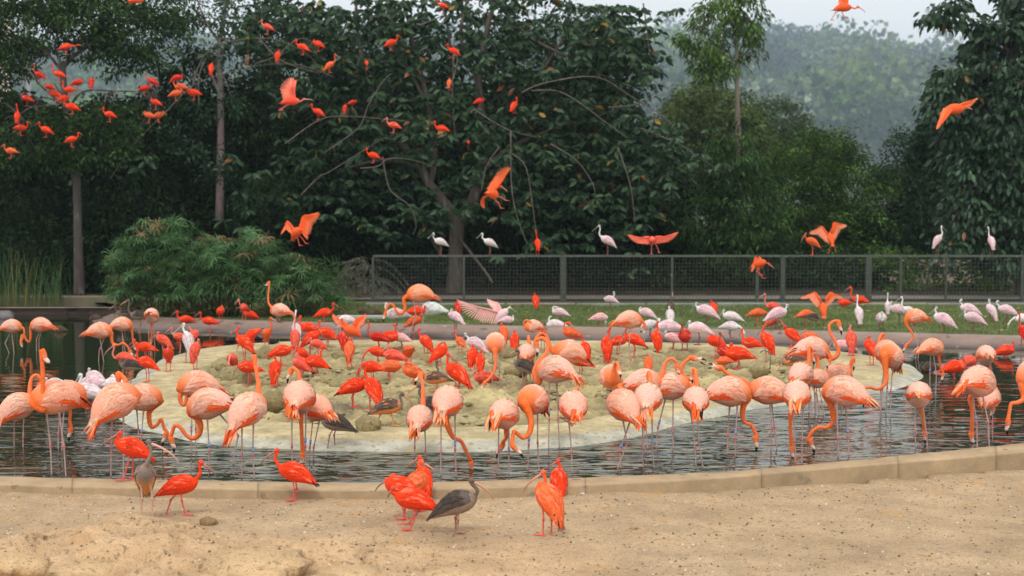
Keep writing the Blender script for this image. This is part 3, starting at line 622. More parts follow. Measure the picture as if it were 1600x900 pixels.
# slender tree
tree('slender_tree', 'slender pale trunked tree with airy hanging leaves against the hills', [(1100, 60, 42, 44, 47, .8), (1125, 15, 34, 26, 47, .8), (1165, 30, 26, 40, 47, .7), (1110, 108, 32, 24, 47, .6), (1172, 75, 18, 26, 47, .5), (1135, 95, 26, 30, 47, .6), (1140, -20, 50, 30, 47, .8), (1066, 66, 12, 12, 47, .3)], 'light', trunk=[(1154, 430, 47, .085), (1153, 200, 47, .075), (1151, 90, 47, .06), (1153, -10, 47, .035)], limbs=[[(1152, 98, 47, .035), (1125, 80, 47, .025), (1095, 52, 47, .012)], [(1152, 60, 47, .03), (1172, 35, 47, .012)], [(1152, 120, 47, .03), (1120, 105, 47, .01)]], dens=.75, leaf=.17, aspect=.34, droop=1.5, per=22, clump=.34, barkc=(.17, .15, .125))
# right hand tree, large leaves
RT, RK = tree('large_leaf_tree', 'tall dark tree with drooping oval leaves at the right edge', [(1575, 90, 70, 60, 44, 1.3), (1560, 180, 78, 70, 44, 1.3), (1590, 260, 90, 80, 44, 1.2), (1530, 260, 50, 60, 44, 1), (1560, 350, 70, 60, 44, 1.1), (1620, 10, 60, 60, 44, 1.1), (1480, 150, 26, 24, 43.5, .5), (1492, 120, 24, 24, 43.5, .5), (1478, 18, 34, 20, 43.5, .5), (1515, 40, 22, 14, 43.5, .4), (1462, 175, 12, 18, 43.5, .3), (1500, 200, 26, 30, 44, .5), (1500, 330, 34, 40, 43.6, .6), (1580, 410, 50, 30, 44, .8), (1475, 400, 20, 22, 43.4, .4)], 'blue', trunk=[(1596, 475, 44.5, .2), (1590, 330, 44.5, .17), (1580, 150, 44.5, .12), (1590, -20, 44.5, .06)], limbs=[[(1588, 260, 44.5, .08), (1530, 200, 44.2, .04), (1478, 150, 43.8, .012)], [(1583, 130, 44.5, .07), (1530, 70, 44, .03), (1478, 18, 43.6, .01)], [(1590, 330, 44.5, .08), (1540, 320, 44, .04), (1500, 330, 43.7, .012)]], dens=1.0, leaf=.21, per=28, clump=.42, droop=1.2, aspect=.48, barkc=(.1, .085, .07), m=M_BIGLEAF, odd=(.25, .13, .05), podd=.008, big=True)

# left tree
tree('fig_tree', 'dark spreading fig tree over the far left pond corner', [(35, 45, 80, 50, 44, 1.2), (-30, 80, 50, 60, 44.5, 1.1), (8, 150, 26, 34, 44.6, .5), (140, 30, 95, 42, 44.5, 1.3), (215, 55, 70, 42, 44.5, 1.1), (80, -10, 120, 40, 44.5, 1.3), (30, 92, 34, 26, 44, .7), (150, 78, 40, 22, 44, .7), (250, 15, 60, 34, 45, 1.), (225, 95, 40, 18, 44.6, .5), (182, 112, 26, 8, 44.6, .3), (50, 215, 70, 36, 43.1, .35), (150, 225, 80, 36, 43.1, .35), (105, 190, 50, 20, 43.1, .25), (190, 180, 60, 22, 43.2, .3), (60, 250, 80, 24, 43.1, .3)],
     'fig', trunk=[(124, 466, 43.4, .17), (122, 380, 43.4, .125), (119, 275, 43.5, .12), (108, 200, 43.7, .11), (101, 150, 43.8, .10), (97, 104, 44, .10)],
     limbs=[[(97, 106, 44, .09), (115, 88, 44, .06), (140, 70, 44, .05), (152, 55, 44.2, .03)], [(97, 108, 44, .06), (90, 85, 44, .045), (86, 72, 44, .03), (92, 50, 44, .02)], [(96, 110, 44, .05), (84, 95, 44, .04), (76, 84, 44, .02)], [(101, 168, 43.8, .05), (80, 148, 43.4, .03), (60, 131, 43.2, .015)], [(95, 165, 43.8, .04), (50, 168, 43.3, .03), (30, 180, 43.2, .012)], [(103, 185, 43.7, .05), (126, 145, 43.5, .03), (180, 142, 43.4, .022), (245, 146, 43.3, .01)], [(102, 160, 43.8, .03), (85, 130, 43.5, .015)], [(105, 165, 43.6, .03), (68, 152, 43.4, .02), (55, 166, 43.3, .01)]],
     dens=1.25, leaf=.13, per=30, clump=.4, barkc=(.06, .048, .043), twig=.25)
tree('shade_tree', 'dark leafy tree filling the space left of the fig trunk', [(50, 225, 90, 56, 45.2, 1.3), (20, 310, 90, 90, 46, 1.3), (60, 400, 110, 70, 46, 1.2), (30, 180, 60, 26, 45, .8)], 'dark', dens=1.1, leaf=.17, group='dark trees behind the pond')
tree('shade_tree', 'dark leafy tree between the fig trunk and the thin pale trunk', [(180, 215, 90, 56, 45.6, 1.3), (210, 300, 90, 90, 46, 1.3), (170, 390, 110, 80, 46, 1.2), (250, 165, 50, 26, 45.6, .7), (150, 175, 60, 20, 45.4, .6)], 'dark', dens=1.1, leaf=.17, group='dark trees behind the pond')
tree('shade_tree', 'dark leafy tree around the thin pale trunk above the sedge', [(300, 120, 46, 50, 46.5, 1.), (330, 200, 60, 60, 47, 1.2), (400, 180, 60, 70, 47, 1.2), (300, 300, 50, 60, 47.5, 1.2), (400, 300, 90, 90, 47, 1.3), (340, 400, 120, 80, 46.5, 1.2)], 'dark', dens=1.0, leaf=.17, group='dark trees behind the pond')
tree('thin_tree', 'thin pale barked tree rising behind the umbrella sedge', [(330, 55, 46, 44, 45.4, .8), (385, 20, 50, 34, 45.4, .8), (285, 20, 40, 30, 45.4, .7), (300, 90, 22, 20, 45, .4), (340, 170, 50, 36, 44.9, .4), (330, 240, 44, 36, 44.9, .4), (360, 300, 44, 30, 44.9, .4), (280, 190, 36, 40, 44.9, .4), (380, 90, 30, 30, 45.6, .5)], 'blue', trunk=[(343, 345, 45.6, .13), (345, 200, 45.6, .105), (343, 90, 45.6, .085), (344, 60, 45.6, .07), (352, 10, 45.6, .05), (350, -30, 45.6, .03)], limbs=[[(343, 65, 45.6, .05), (322, 35, 45.5, .035), (305, -10, 45.5, .02)], [(344, 150, 45.6, .05), (320, 95, 45.3, .03), (300, 80, 45, .012)]], dens=.55, leaf=.15, per=24, barkc=(.19, .17, .15))
# dark understory behind the fence
for i, (u, v, rx, ry, Y, tn, lb) in enumerate(((470, 390, 80, 110, 48.5, 'dark', 'dark undergrowth behind the end of the fence'), (560, 330, 90, 130, 49, 'dark', 'dark undergrowth left of the rubber tree trunk'), (650, 400, 80, 90, 50, 'blue', 'low bluish undergrowth beneath the rubber tree forks'), (790, 380, 90, 100, 49.5, 'dark', 'dark undergrowth right of the rubber tree trunk'), (900, 360, 90, 110, 49, 'dark', 'dark undergrowth behind the thick middle fence post'), (1000, 340, 80, 120, 49, 'dark', 'dark undergrowth behind the spreading winged ibis'), (1080, 420, 80, 70, 49, 'mid', 'undergrowth behind the fence below the hanging leaf bush'), (1200, 430, 90, 60, 49, 'dark', 'low dark undergrowth behind two thin fence posts'), (1300, 440, 90, 50, 48, 'dark', 'low dark undergrowth below the large rounded bush'), (1400, 430, 50, 40, 47, 'mid', 'loose leafy shrub in front of the pinkish wall'), (1520, 440, 50, 36, 47, 'mid', 'leafy shrub below the right hand tree'))):
    tree('undergrowth_shrub', lb, [(u, v, rx, ry, Y, 1.3), (u + rx * .4, v - ry * .3, rx * .6, ry * .6, Y, 1)], tn, dens=.85 if i < 9 else .5, leaf=.18, group='dark undergrowth behind the fence', cat='shrub')
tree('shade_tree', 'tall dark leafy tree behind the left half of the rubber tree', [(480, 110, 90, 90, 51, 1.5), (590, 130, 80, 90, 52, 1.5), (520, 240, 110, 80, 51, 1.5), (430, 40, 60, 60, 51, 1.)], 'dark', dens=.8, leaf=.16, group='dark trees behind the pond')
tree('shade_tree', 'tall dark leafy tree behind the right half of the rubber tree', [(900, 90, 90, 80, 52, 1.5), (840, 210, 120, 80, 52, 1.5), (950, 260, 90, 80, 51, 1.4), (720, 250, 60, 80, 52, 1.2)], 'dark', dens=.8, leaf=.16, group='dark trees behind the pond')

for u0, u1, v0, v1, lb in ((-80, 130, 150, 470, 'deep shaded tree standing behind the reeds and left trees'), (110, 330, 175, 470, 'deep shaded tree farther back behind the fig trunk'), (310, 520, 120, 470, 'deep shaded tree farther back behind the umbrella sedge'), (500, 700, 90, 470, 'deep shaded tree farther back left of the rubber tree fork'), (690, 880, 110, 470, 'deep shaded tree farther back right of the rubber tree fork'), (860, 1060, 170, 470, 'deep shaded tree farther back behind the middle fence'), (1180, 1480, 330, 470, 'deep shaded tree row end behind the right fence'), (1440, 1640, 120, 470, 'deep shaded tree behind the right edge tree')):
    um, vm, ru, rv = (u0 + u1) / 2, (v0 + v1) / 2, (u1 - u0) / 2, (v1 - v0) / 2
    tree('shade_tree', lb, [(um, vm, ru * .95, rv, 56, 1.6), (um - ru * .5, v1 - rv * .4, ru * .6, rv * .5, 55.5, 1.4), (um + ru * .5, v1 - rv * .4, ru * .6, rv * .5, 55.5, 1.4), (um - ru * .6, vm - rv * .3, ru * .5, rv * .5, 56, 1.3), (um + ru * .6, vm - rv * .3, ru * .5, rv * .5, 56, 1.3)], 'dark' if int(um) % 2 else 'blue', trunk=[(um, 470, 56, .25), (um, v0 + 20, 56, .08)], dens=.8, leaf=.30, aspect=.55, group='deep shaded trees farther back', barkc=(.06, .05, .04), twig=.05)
# rubber tree: fork, limbs, arching bare branches, rosettes of large leaves
RY = 45.6
rt_base = at(712, 440, RY)
rub = empty('rubber_tree', rt_base, 'big rubber tree with large glossy leaves and arching bare branches behind the fence', 'tree')
mb = MB(rt_base); BK = (.085, .07, .058); BL = (.11, .093, .078)
mb.sweep([at(711, 470, RY), at(712, 420, RY), at(713, 370, RY), at(716, 335, RY)], [.30, .23, .21, .22], BK, n=14, sub=5)
LIMBS = [[(716, 345, 0, .22), (700, 325, 0, .17), (672, 290, .1, .15), (658, 262, .1, .13), (640, 240, .2, .11), (600, 190, .3, .09), (575, 130, .3, .07), (560, 60, .3, .05), (555, -20, .3, .04)],
         [(718, 345, 0, .2), (740, 310, -.1, .17), (750, 270, -.1, .15), (757, 220, 0, .13), (748, 130, 0, .11), (760, 50, .1, .08), (780, -20, .1, .06)],
         [(672, 290, .1, .1), (680, 230, .2, .09), (668, 160, .2, .08), (650, 90, .2, .065), (635, 20, .2, .05), (625, -20, .2, .05)],
         [(668, 165, .2, .07), (640, 110, 0, .05), (612, 40, 0, .04), (600, -20, 0, .03)], [(757, 220, 0, .09), (790, 170, .2, .07), (840, 120, .2, .05), (880, 60, .2, .035)], [(750, 270, -.1, .09), (800, 230, .1, .07), (870, 200, .1, .05), (940, 180, 0, .03)],
         [(748, 130, 0, .07), (720, 60, -.2, .05), (735, -20, -.2, .04)], [(658, 262, .1, .08), (600, 250, -.3, .05), (545, 262, -.5, .035)], [(690, 230, .2, .05), (705, 100, .1, .045), (690, -10, .1, .035)], [(575, 130, .3, .06), (500, 90, 0, .04), (440, 60, -.3, .025)],
         [(700, 300, .2, .08), (655, 330, .4, .05), (690, 400, .4, .05)], [(716, 370, -.2, .045), (755, 420, -.9, .04), (770, 442, -1.2, .03)], [(782, 10, 0, .06), (830, 60, 0, .05), (930, 110, 0, .03), (985, 150, -.2, .02)]]
for l in LIMBS: mb.sweep([at(u, v, RY + d) for u, v, d, r in l], [r for *_, r in l], BK, n=9, sub=4)
ARCS = [[(172, 280), (210, 225), (262, 172), (300, 135), (345, 117), (400, 103), (455, 100), (490, 108), (520, 120)], [(445, 225), (500, 187), (545, 182), (600, 186), (640, 190)], [(505, 240), (560, 200), (575, 165), (600, 125), (612, 115)], [(300, 135), (330, 75), (420, 60), (480, 85), (505, 115)],
        [(398, 100), (430, 88), (470, 60), (500, 75)], [(563, 263), (590, 260), (608, 248), (645, 250), (680, 262)], [(598, 245), (603, 275), (612, 300), (640, 322), (650, 350), (645, 368)], [(470, 305), (500, 275), (512, 270), (560, 240), (600, 215)], [(800, 240), (822, 262), (832, 320), (838, 370)], [(798, 205), (800, 300), (815, 360), (830, 392)],
        [(815, 145), (850, 130), (930, 120), (985, 150), (1040, 185), (1060, 210)], [(830, 142), (870, 142), (905, 160), (945, 190), (980, 215)], [(860, 225), (900, 250), (925, 285), (930, 305)], [(965, 230), (985, 290), (992, 350)], [(1000, 200), (1060, 225), (1090, 245), (1130, 270)], [(740, 170), (770, 190), (800, 205), (840, 215)],
        [(950, 168), (985, 165), (1010, 158), (1028, 150)], [(1005, 5), (1010, 40), (1014, 80)], [(780, 230), (760, 260), (752, 300)], [(405, 60), (440, 95), (500, 115)], [(710, 60), (707, 150), (712, 220)], [(655, 40), (690, 25), (692, 16)], [(700, 92), (715, 90), (705, 135)]]
for a in ARCS:
    n = len(a); dd = -2.2
    mb.sweep([at(u, v, RY + dd + .15 * math.sin(i + a[0][0])) for i, (u, v) in enumerate(a)], [lerp(.020, .009, i / (n - 1)) for i in range(n)], BL, n=6, sub=4)
mb.build('trunk', M_BARK, rub)
# rosettes
ros = []
def ros_add(n, cx, cy, rx, ry, d0, d1):
    for _ in range(n):
        a = rnd.random() * 6.283; r = math.sqrt(rnd.random()); ros.append((cx + rx * r * math.cos(a), cy + ry * r * math.sin(a), RY + rnd.uniform(d0, d1)))
for a in ((150, 560, 50, 130, 60), (150, 710, 50, 130, 70), (170, 860, 60, 140, 75), (120, 970, 80, 70, 75), (150, 830, 180, 150, 70), (120, 930, 200, 90, 55), (110, 640, 150, 110, 60), (90, 480, 130, 80, 70), (90, 450, 50, 80, 50), (60, 1010, 250, 70, 40), (90, 860, 290, 110, 50), (80, 560, 260, 110, 55), (60, 980, 300, 70, 60), (40, 620, 330, 90, 50), (60, 900, 350, 90, 50), (30, 460, 280, 40, 80), (20, 1000, 110, 40, 50), (50, 700, 120, 130, 60)): ros_add(*a, -1.0, 1.6)
for a in ((60, 700, 230, 110, 70), (26, 780, 290, 60, 50), (30, 600, 200, 70, 60), (16, 690, 330, 60, 30)): ros_add(*a, -1.9, -.6)
front = [(1040, 18), (1022, 30), (1000, 15), (980, 10), (1060, 12), (980, 85), (1000, 100), (1010, 118), (975, 60), (985, 180), (1030, 200), (1058, 215), (1020, 185), (965, 45), (345, 70), (310, 60), (320, 85), (375, 45), (390, 60), (350, 260), (360, 240), (375, 300), (385, 330), (350, 345), (380, 355), (215, 262), (200, 258), (230, 252), (225, 243), (275, 100), (270, 75), (365, 250), (1075, 255), (1095, 240), (1110, 265), (1130, 255), (930, 310), (925, 320), (945, 305), (525, 310), (540, 325), (515, 335), (620, 320), (640, 325), (610, 365), (570, 350), (585, 355), (860, 245), (880, 260), (850, 235), (905, 240), (700, 150), (715, 160), (690, 140), (700, 210), (640, 215), (655, 208), (655, 195), (990, 260), (1000, 275), (830, 380), (850, 375), (820, 395), (990, 395), (975, 360), (1005, 350), (800, 345), (780, 340), (740, 80), (760, 90), (750, 100), (905, 60), (880, 40), (930, 30), (860, 110), (550, 35), (520, 25), (500, 45), (470, 30), (440, 15), (480, 75), (570, 90), (600, 60), (630, 45), (780, 400), (1060, 190), (410, 265), (395, 270), (495, 250), (980, 425), (1000, 420), (1110, 200), (1045, 285)]
for u, v in front: ros.append((u, v, RY - 2.3 + rnd.uniform(-.3, .3)))
P = []; D = []; Cc = []
for (u, v, Y) in ros:
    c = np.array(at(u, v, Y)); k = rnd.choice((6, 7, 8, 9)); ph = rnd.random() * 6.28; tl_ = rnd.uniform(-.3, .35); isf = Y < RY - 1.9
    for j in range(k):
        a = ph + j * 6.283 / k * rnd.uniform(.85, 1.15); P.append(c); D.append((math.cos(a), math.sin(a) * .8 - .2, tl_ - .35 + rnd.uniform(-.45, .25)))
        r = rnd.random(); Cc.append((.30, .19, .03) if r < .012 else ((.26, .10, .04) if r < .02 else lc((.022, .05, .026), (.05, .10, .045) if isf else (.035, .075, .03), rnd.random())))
P = np.array(P); D = np.array(D); Cc = np.array(Cc); n = len(P); D /= np.linalg.norm(D, axis=1, keepdims=True)
P = P + D * .04; ln = nrg.uniform(.20, .33, n); V, F, C = leaves(P, D, ln, ln * .46, Cc, big=True, fold=.5)
b0 = np.array(rt_base); order = np.argsort(P[:, 1]); big = order[:290]; rest = order[290:]
V = V.reshape(n, 12, 3); C = C.reshape(n, 12, 3); Fl = np.array([(r * 3 + k, r * 3 + k + 1, r * 3 + 4 + k, r * 3 + 3 + k) for r in range(3) for k in range(2)])
for i in big:
    o = npmesh('leaf', V[i] - P[i], Fl, C[i], M_BIGLEAF, rub, None, True); o.location = P[i] - b0
npmesh('leaves', V[rest].reshape(-1, 3) - b0, (np.arange(len(rest))[:, None, None] * 12 + Fl[None]).reshape(-1, 4), C[rest].reshape(-1, 3), M_BIGLEAF, rub, 'stuff', True)
# small dark leaf masses of the rubber tree's inner crown
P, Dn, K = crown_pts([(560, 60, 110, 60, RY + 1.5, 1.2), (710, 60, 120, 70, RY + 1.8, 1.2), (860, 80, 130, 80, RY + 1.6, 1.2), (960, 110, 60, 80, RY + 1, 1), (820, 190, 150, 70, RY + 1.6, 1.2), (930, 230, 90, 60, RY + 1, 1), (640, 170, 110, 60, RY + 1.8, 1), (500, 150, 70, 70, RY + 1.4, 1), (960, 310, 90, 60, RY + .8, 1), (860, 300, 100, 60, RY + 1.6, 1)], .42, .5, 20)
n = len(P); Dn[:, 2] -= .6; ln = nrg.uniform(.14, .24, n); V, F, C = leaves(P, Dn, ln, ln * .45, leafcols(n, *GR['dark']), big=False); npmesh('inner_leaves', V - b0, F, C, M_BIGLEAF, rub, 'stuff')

# big climbing / hanging palm-like fronds near the trunk
for u, v, lb in ((430, 300, 'drooping dark palm like fronds left of the rubber tree'), (560, 430, 'greyish dry fern fronds at the corner of the fence')):
    c = at(u, v, 43.6 if u > 500 else 45); e = empty('fern_clump', Vector((c.x, c.y, LZ)), lb, 'fern')
    P = []; D = []
    for k in range(46):
        a = rnd.random() * 6.28; L = rnd.uniform(.7, 1.5); h0 = rnd.uniform(-.6, .5); pr = Vector((c.x + rnd.uniform(-.4, .4), c.y, c.z + h0))
        for t in np.linspace(.1, 1, 22):
            q = pr + Vector((math.cos(a) * L * t, math.sin(a) * L * t * .6, .35 * L * t - .9 * L * t * t))
            for s in (-1, 1): P.append(tuple(q)); D.append((-math.sin(a) * s + math.cos(a) * .6, math.cos(a) * s, -.7))
    P = np.array(P); n = len(P); ln = nrg.uniform(.10, .2, n)
    V, F, C = leaves(P, np.array(D), ln, ln * .14, leafcols(n, *( ((.10, .10, .08), (.18, .17, .13)) if u > 500 else GR['dark']))); npmesh('frond', V - np.array(e.location), F, C, M_LEAF, e, 'stuff')

# umbrella sedge: several clumps, every umbel near the front a part of its own
umb = []
for k in range(5):
    m = MB(); nl = 23 + k
    for j in range(nl):
        a = 6.283 * j / nl + rnd.uniform(-.12, .12); L = rnd.uniform(.22, .36); up = rnd.uniform(-.15, .5); w = .0075
        dx, dy = math.cos(a), math.sin(a); px_, py_ = -dy * w, dx * w; c = lc((.045, .12, .04), (.125, .225, .09), rnd.random())
        pts = [(0, 0, 0), (dx * L * .4, dy * L * .4, L * .4 * up + .02), (dx * L * .75, dy * L * .75, L * (up * .5) - .0), (dx * L, dy * L, L * (up * .5 - .22))]
        vs = []
        for i, p in enumerate(pts):
            ww = (.6, 1.2, 1, .1)[i]; vs += [(p[0] + px_ * ww, p[1] + py_ * ww, p[2]), (p[0] - px_ * ww, p[1] - py_ * ww, p[2])]
        m.add(vs, [(2 * i, 2 * i + 1, 2 * i + 3, 2 * i + 2) for i in range(3)], c)
    o = m.build('umbel', M_LEAF); umb.append(o.data); bpy.data.objects.remove(o)
dry = []
for me in umb[:2]:
    d2 = me.copy(); a = d2.color_attributes['Col']; a.data.foreach_set('color', [v for _ in range(len(a.data)) for v in (.24, .18, .09, 1)]); dry.append(d2)
TOPC = [(165, 420), (185, 385), (205, 350), (235, 338), (290, 348), (310, 365), (360, 372), (395, 358), (430, 375), (465, 400), (490, 425), (520, 455), (550, 480)]
for ci, (ua, ub, nst, lb) in enumerate(((172, 280, 95, 'umbrella sedge clump at the left end of the bank with tall pale heads'), (270, 400, 120, 'umbrella sedge clump in the middle behind the bank ibises'), (385, 535, 110, 'umbrella sedge clump behind the upright flamingo on the bank'))):
    b = gp((ua + ub) / 2, 497, LZ); e = empty('umbrella_sedge', b, lb, 'sedge', 'umbrella sedge clumps on the bank'); sm = MB(b); far = []
    for k in range(nst):
        u = rnd.uniform(ua, ub); vt = interp(u, TOPC); q = rnd.random(); v = lerp(vt + 4, 470, q ** 1.25); dp = rnd.uniform(0, 1)
        Yb = gp(u, 498, LZ).y + .25 + (1 - q) * 1.6 * dp + .15 * dp; tip = at(u, v, Yb - .25)
        root = Vector((lerp(tip.x, b.x, .35) + rnd.uniform(-.2, .2), Yb + .25 + .4 * dp, LZ - .05)); mid = root.lerp(tip, .55) + Vector((0, .1, .1))
        sm.sweep([root, mid, tip], [.009, .008, .005], (.06, .12, .04), n=4, sub=2)
        isdry = rnd.random() < .07
        o = link('umbel', rnd.choice(dry) if isdry else umb[rnd.randrange(5)], e, tip - b); s = rnd.uniform(.75, 1.25)
        o.scale = (s, s, s * rnd.uniform(.8, 1.5)); o.rotation_euler = (rnd.uniform(-.5, .5) + .25, rnd.uniform(-.4, .4), rnd.random() * 6.28)
    sm.build('stems', M_LEAF, e)
    # lower thatch
    P = []; n = 1500
    bx = nrg.uniform(gp(ua, 497, LZ).x, gp(ub, 497, LZ).x, n); by = nrg.uniform(.2, 1.3, n) + b.y + (bx - b.x) * -.0; zz = nrg.uniform(0, 1.3, n) ** 1
    P = np.stack([bx, by, LZ + zz], 1); Dd = nrg.normal(size=(n, 3)) * np.array([1, .6, .6]) + np.array([0, -.3, .3]); ln = nrg.uniform(.25, .5, n)
    cc = leafcols(n, (.03, .075, .025), (.07, .13, .045)); lo = zz < .45; cc[lo] = leafcols(int(lo.sum()), (.10, .08, .04), (.17, .13, .06))
    V, F, C = leaves(P, Dd, ln, ln * .045, cc); npmesh('leaf_litter', V - np.array(b), F, C, M_LEAF, e, 'stuff')

# reeds at the far left
for ci, (ua, ub, lb) in enumerate(((-40, 30, 'reed clump standing in the water at the left edge'), (28, 62, 'reed clump second from the left edge in front of the low wall'), (60, 100, 'thin reed clump in front of the low wall beside the fig trunk'))):
    b = gp((ua + ub) / 2, 487, 0); e = empty('reed_clump', b, lb, 'reeds', 'reeds in front of the low wall'); n = 120 if ci == 0 else 60; V = []; Fc = []; Cc = []
    for k in range(n):
        g_ = rnd.random(); u = rnd.gauss(lerp(ua, ub, (int(g_ * 3) + .5) / 3), 5); base = gp(u, 486, 0) + Vector((0, rnd.uniform(-.4, .5), 0)); h = rnd.uniform(.8, 2.3 if u < 40 else 1.9); ln_ = rnd.uniform(-.22, .22); w = rnd.uniform(.008, .014); c = lc((.02, .055, .022), (.06, .12, .04), rnd.random())
        if rnd.random() < .1: c = (.22, .17, .07)
        bI = len(V)
        for t in (0, .35, .7, 1):
            x = base.x + ln_ * h * t * t; y = base.y + ln_ * .4 * t; z = h * t - (0.15 * h * t ** 4 * abs(ln_) * 6); ww = w * (1 - t * .92)
            V += [(x - ww, y, z), (x + ww, y, z)]; Cc += [lc(c, (.16, .15, .06), max(0, .35 - t) * 2)] * 2
        Fc += [(bI + 2 * i, bI + 2 * i + 1, bI + 2 * i + 3, bI + 2 * i + 2) for i in range(3)]
    npmesh('reeds', np.array(V) - np.array(b), np.array(Fc), np.array(Cc), M_LEAF, e, 'stuff')
# ================================================================ BIRDS
RED = (.90, .060, .012); RED2 = (.80, .026, .012); ORG = (.90, .13, .03); REDP = (.88, .09, .045); BRED = (.95, .05, .008)
GREY = (.16, .125, .105); DBR = (.055, .043, .038); BLK = (.012, .011, .012)
FSAL = (.88, .37, .21); FORG = (.92, .175, .03); FPNK = (.86, .47, .38); FCRM = (.80, .62, .47); FRED = (.88, .07, .03)
# body outline rows: forward, up, half width, half height (metres)
PRO_F = [(-.36, -.075, .008, .008), (-.33, -.07, .035, .03), (-.26, -.04, .085, .075), (-.16, -.01, .135, .128), (-.04, .008, .158, .160), (.07, .0, .150, .158), (.16, -.02, .120, .125), (.23, -.045, .072, .075), (.265, -.055, .02, .02)]
PRO_F = [(x * .88, z, w_ * 1.03, h_ * 1.06) for x, z, w_, h_ in PRO_F]
PRO_I = [(-.235, -.032, .006, .005), (-.20, -.026, .026, .018), (-.14, -.008, .050, .042), (-.05, .006, .070, .068), (.03, .004, .073, .074), (.09, -.002, .060, .062), (.135, .002, .038, .040), (.165, .008, .01, .01)]
PRO_I = [(x, z, w_ * 1.13, h_ * 1.2) for x, z, w_, h_ in PRO_I]
def body_frame(c, yaw, pitch, s, roll=0):
    f = Vector((math.cos(yaw) * math.cos(pitch), math.sin(yaw) * math.cos(pitch), math.sin(pitch)))
    l = Vector((-math.sin(yaw), math.cos(yaw), 0)); u = f.cross(l)
    return lambda a, b, z: c + f * (a * s) + l * (b * s) + u * (z * s)
def prof(P, x):
    x = min(max(x, P[0][0]), P[-1][0])
    for a, b in zip(P, P[1:]):
        if x <= b[0]: t = (x - a[0]) / (b[0] - a[0]); t = t; return [lerp(a[i], b[i], t) for i in range(4)]
def feathers(m, fr, P, spec, lift=.006, seg=3):
    """spec rows: x0, angle from the back (deg), length, width, colour, side, sag"""
    for x0, an, L, wd, c, sd, sag in spec:
        pts = []
        for i in range(seg + 1):
            t = i / seg; x = x0 - L * t; _, up, hw, hh = prof(P, x)
            if x < P[1][0]: hw, hh = P[1][2], P[1][3]
            a = R_(an + sag * t); of = lift * (.4 + 1.2 * t); k = 1 + of / max(hh, .02)
            pts.append((x, sd * math.sin(a) * hw * k, up + math.cos(a) * hh * k - max(0, -x + P[1][0]) * .5, a))
        vs = []; cs = []
        for i, (x, y, z, a) in enumerate(pts):
            w = wd * (.55, 1, .8, .18)[i if seg == 3 else min(3, int(i * 3 / seg))]; ty, tz = sd * math.cos(a) * w / 2, -math.sin(a) * w / 2
            dk = (1.0, 1.0, .97, .9)[min(3, i)]; ct = tuple(q * dk for q in c)
            vs += [fr(x, y - ty, z - tz), fr(x, y, z + lift * .35), fr(x, y + ty, z + tz)]; cs += [ct] * 3
        fs = [(i * 3 + k, i * 3 + k + 1, i * 3 + 4 + k, i * 3 + 3 + k) for i in range(seg) for k in (0, 1)]
        m.add(vs, fs, cs)
def leg(m, hip, knee, foot, s, c, kc, fc, r=.0085, thick=1.0, toes=True, yaw=0, water=False, feather=None):
    r *= s; pts = [hip, hip.lerp(knee, .25), hip.lerp(knee, .88), knee, knee.lerp(foot, .12), knee.lerp(foot, .9), foot]
    rr = [r * 2.4 * thick, r * 1.35, r * 1.0, r * 1.9, r * 1.05, r * .95, r * 1.1]; fcx = feather or c
    m.sweep(pts, rr, [fcx, c, c, kc, fc, fc, fc], n=7, sub=2)
    if water: m.sweep([foot, foot + Vector((0, 0, -.25))], [r * .95, r * .95], fc, n=6, sub=1)
    elif toes:
        for a in (-.55, 0, .5, math.pi):
            d = Vector((math.cos(yaw + a), math.sin(yaw + a), 0)); L = (.075 if a < 3 else .03) * s
            m.sweep([foot + Vector((0, 0, r)), foot + d * L * .5 + Vector((0, 0, r * 1.1)), foot + d * L + Vector((0, 0, r * .4))], [r * .95, r * .75, r * .35], fc, side=(0, 0, 1), n=5, sub=2)
def bill_curve(a, b, down, s):
    """points from a to b bowed away from the chord"""
    d = b - a; n = d.length; return [a, a + d * .3 + down * (n * .07), a + d * .62 + down * (n * .095), a + d * .85 + down * (n * .06), b]
NB_ = 0
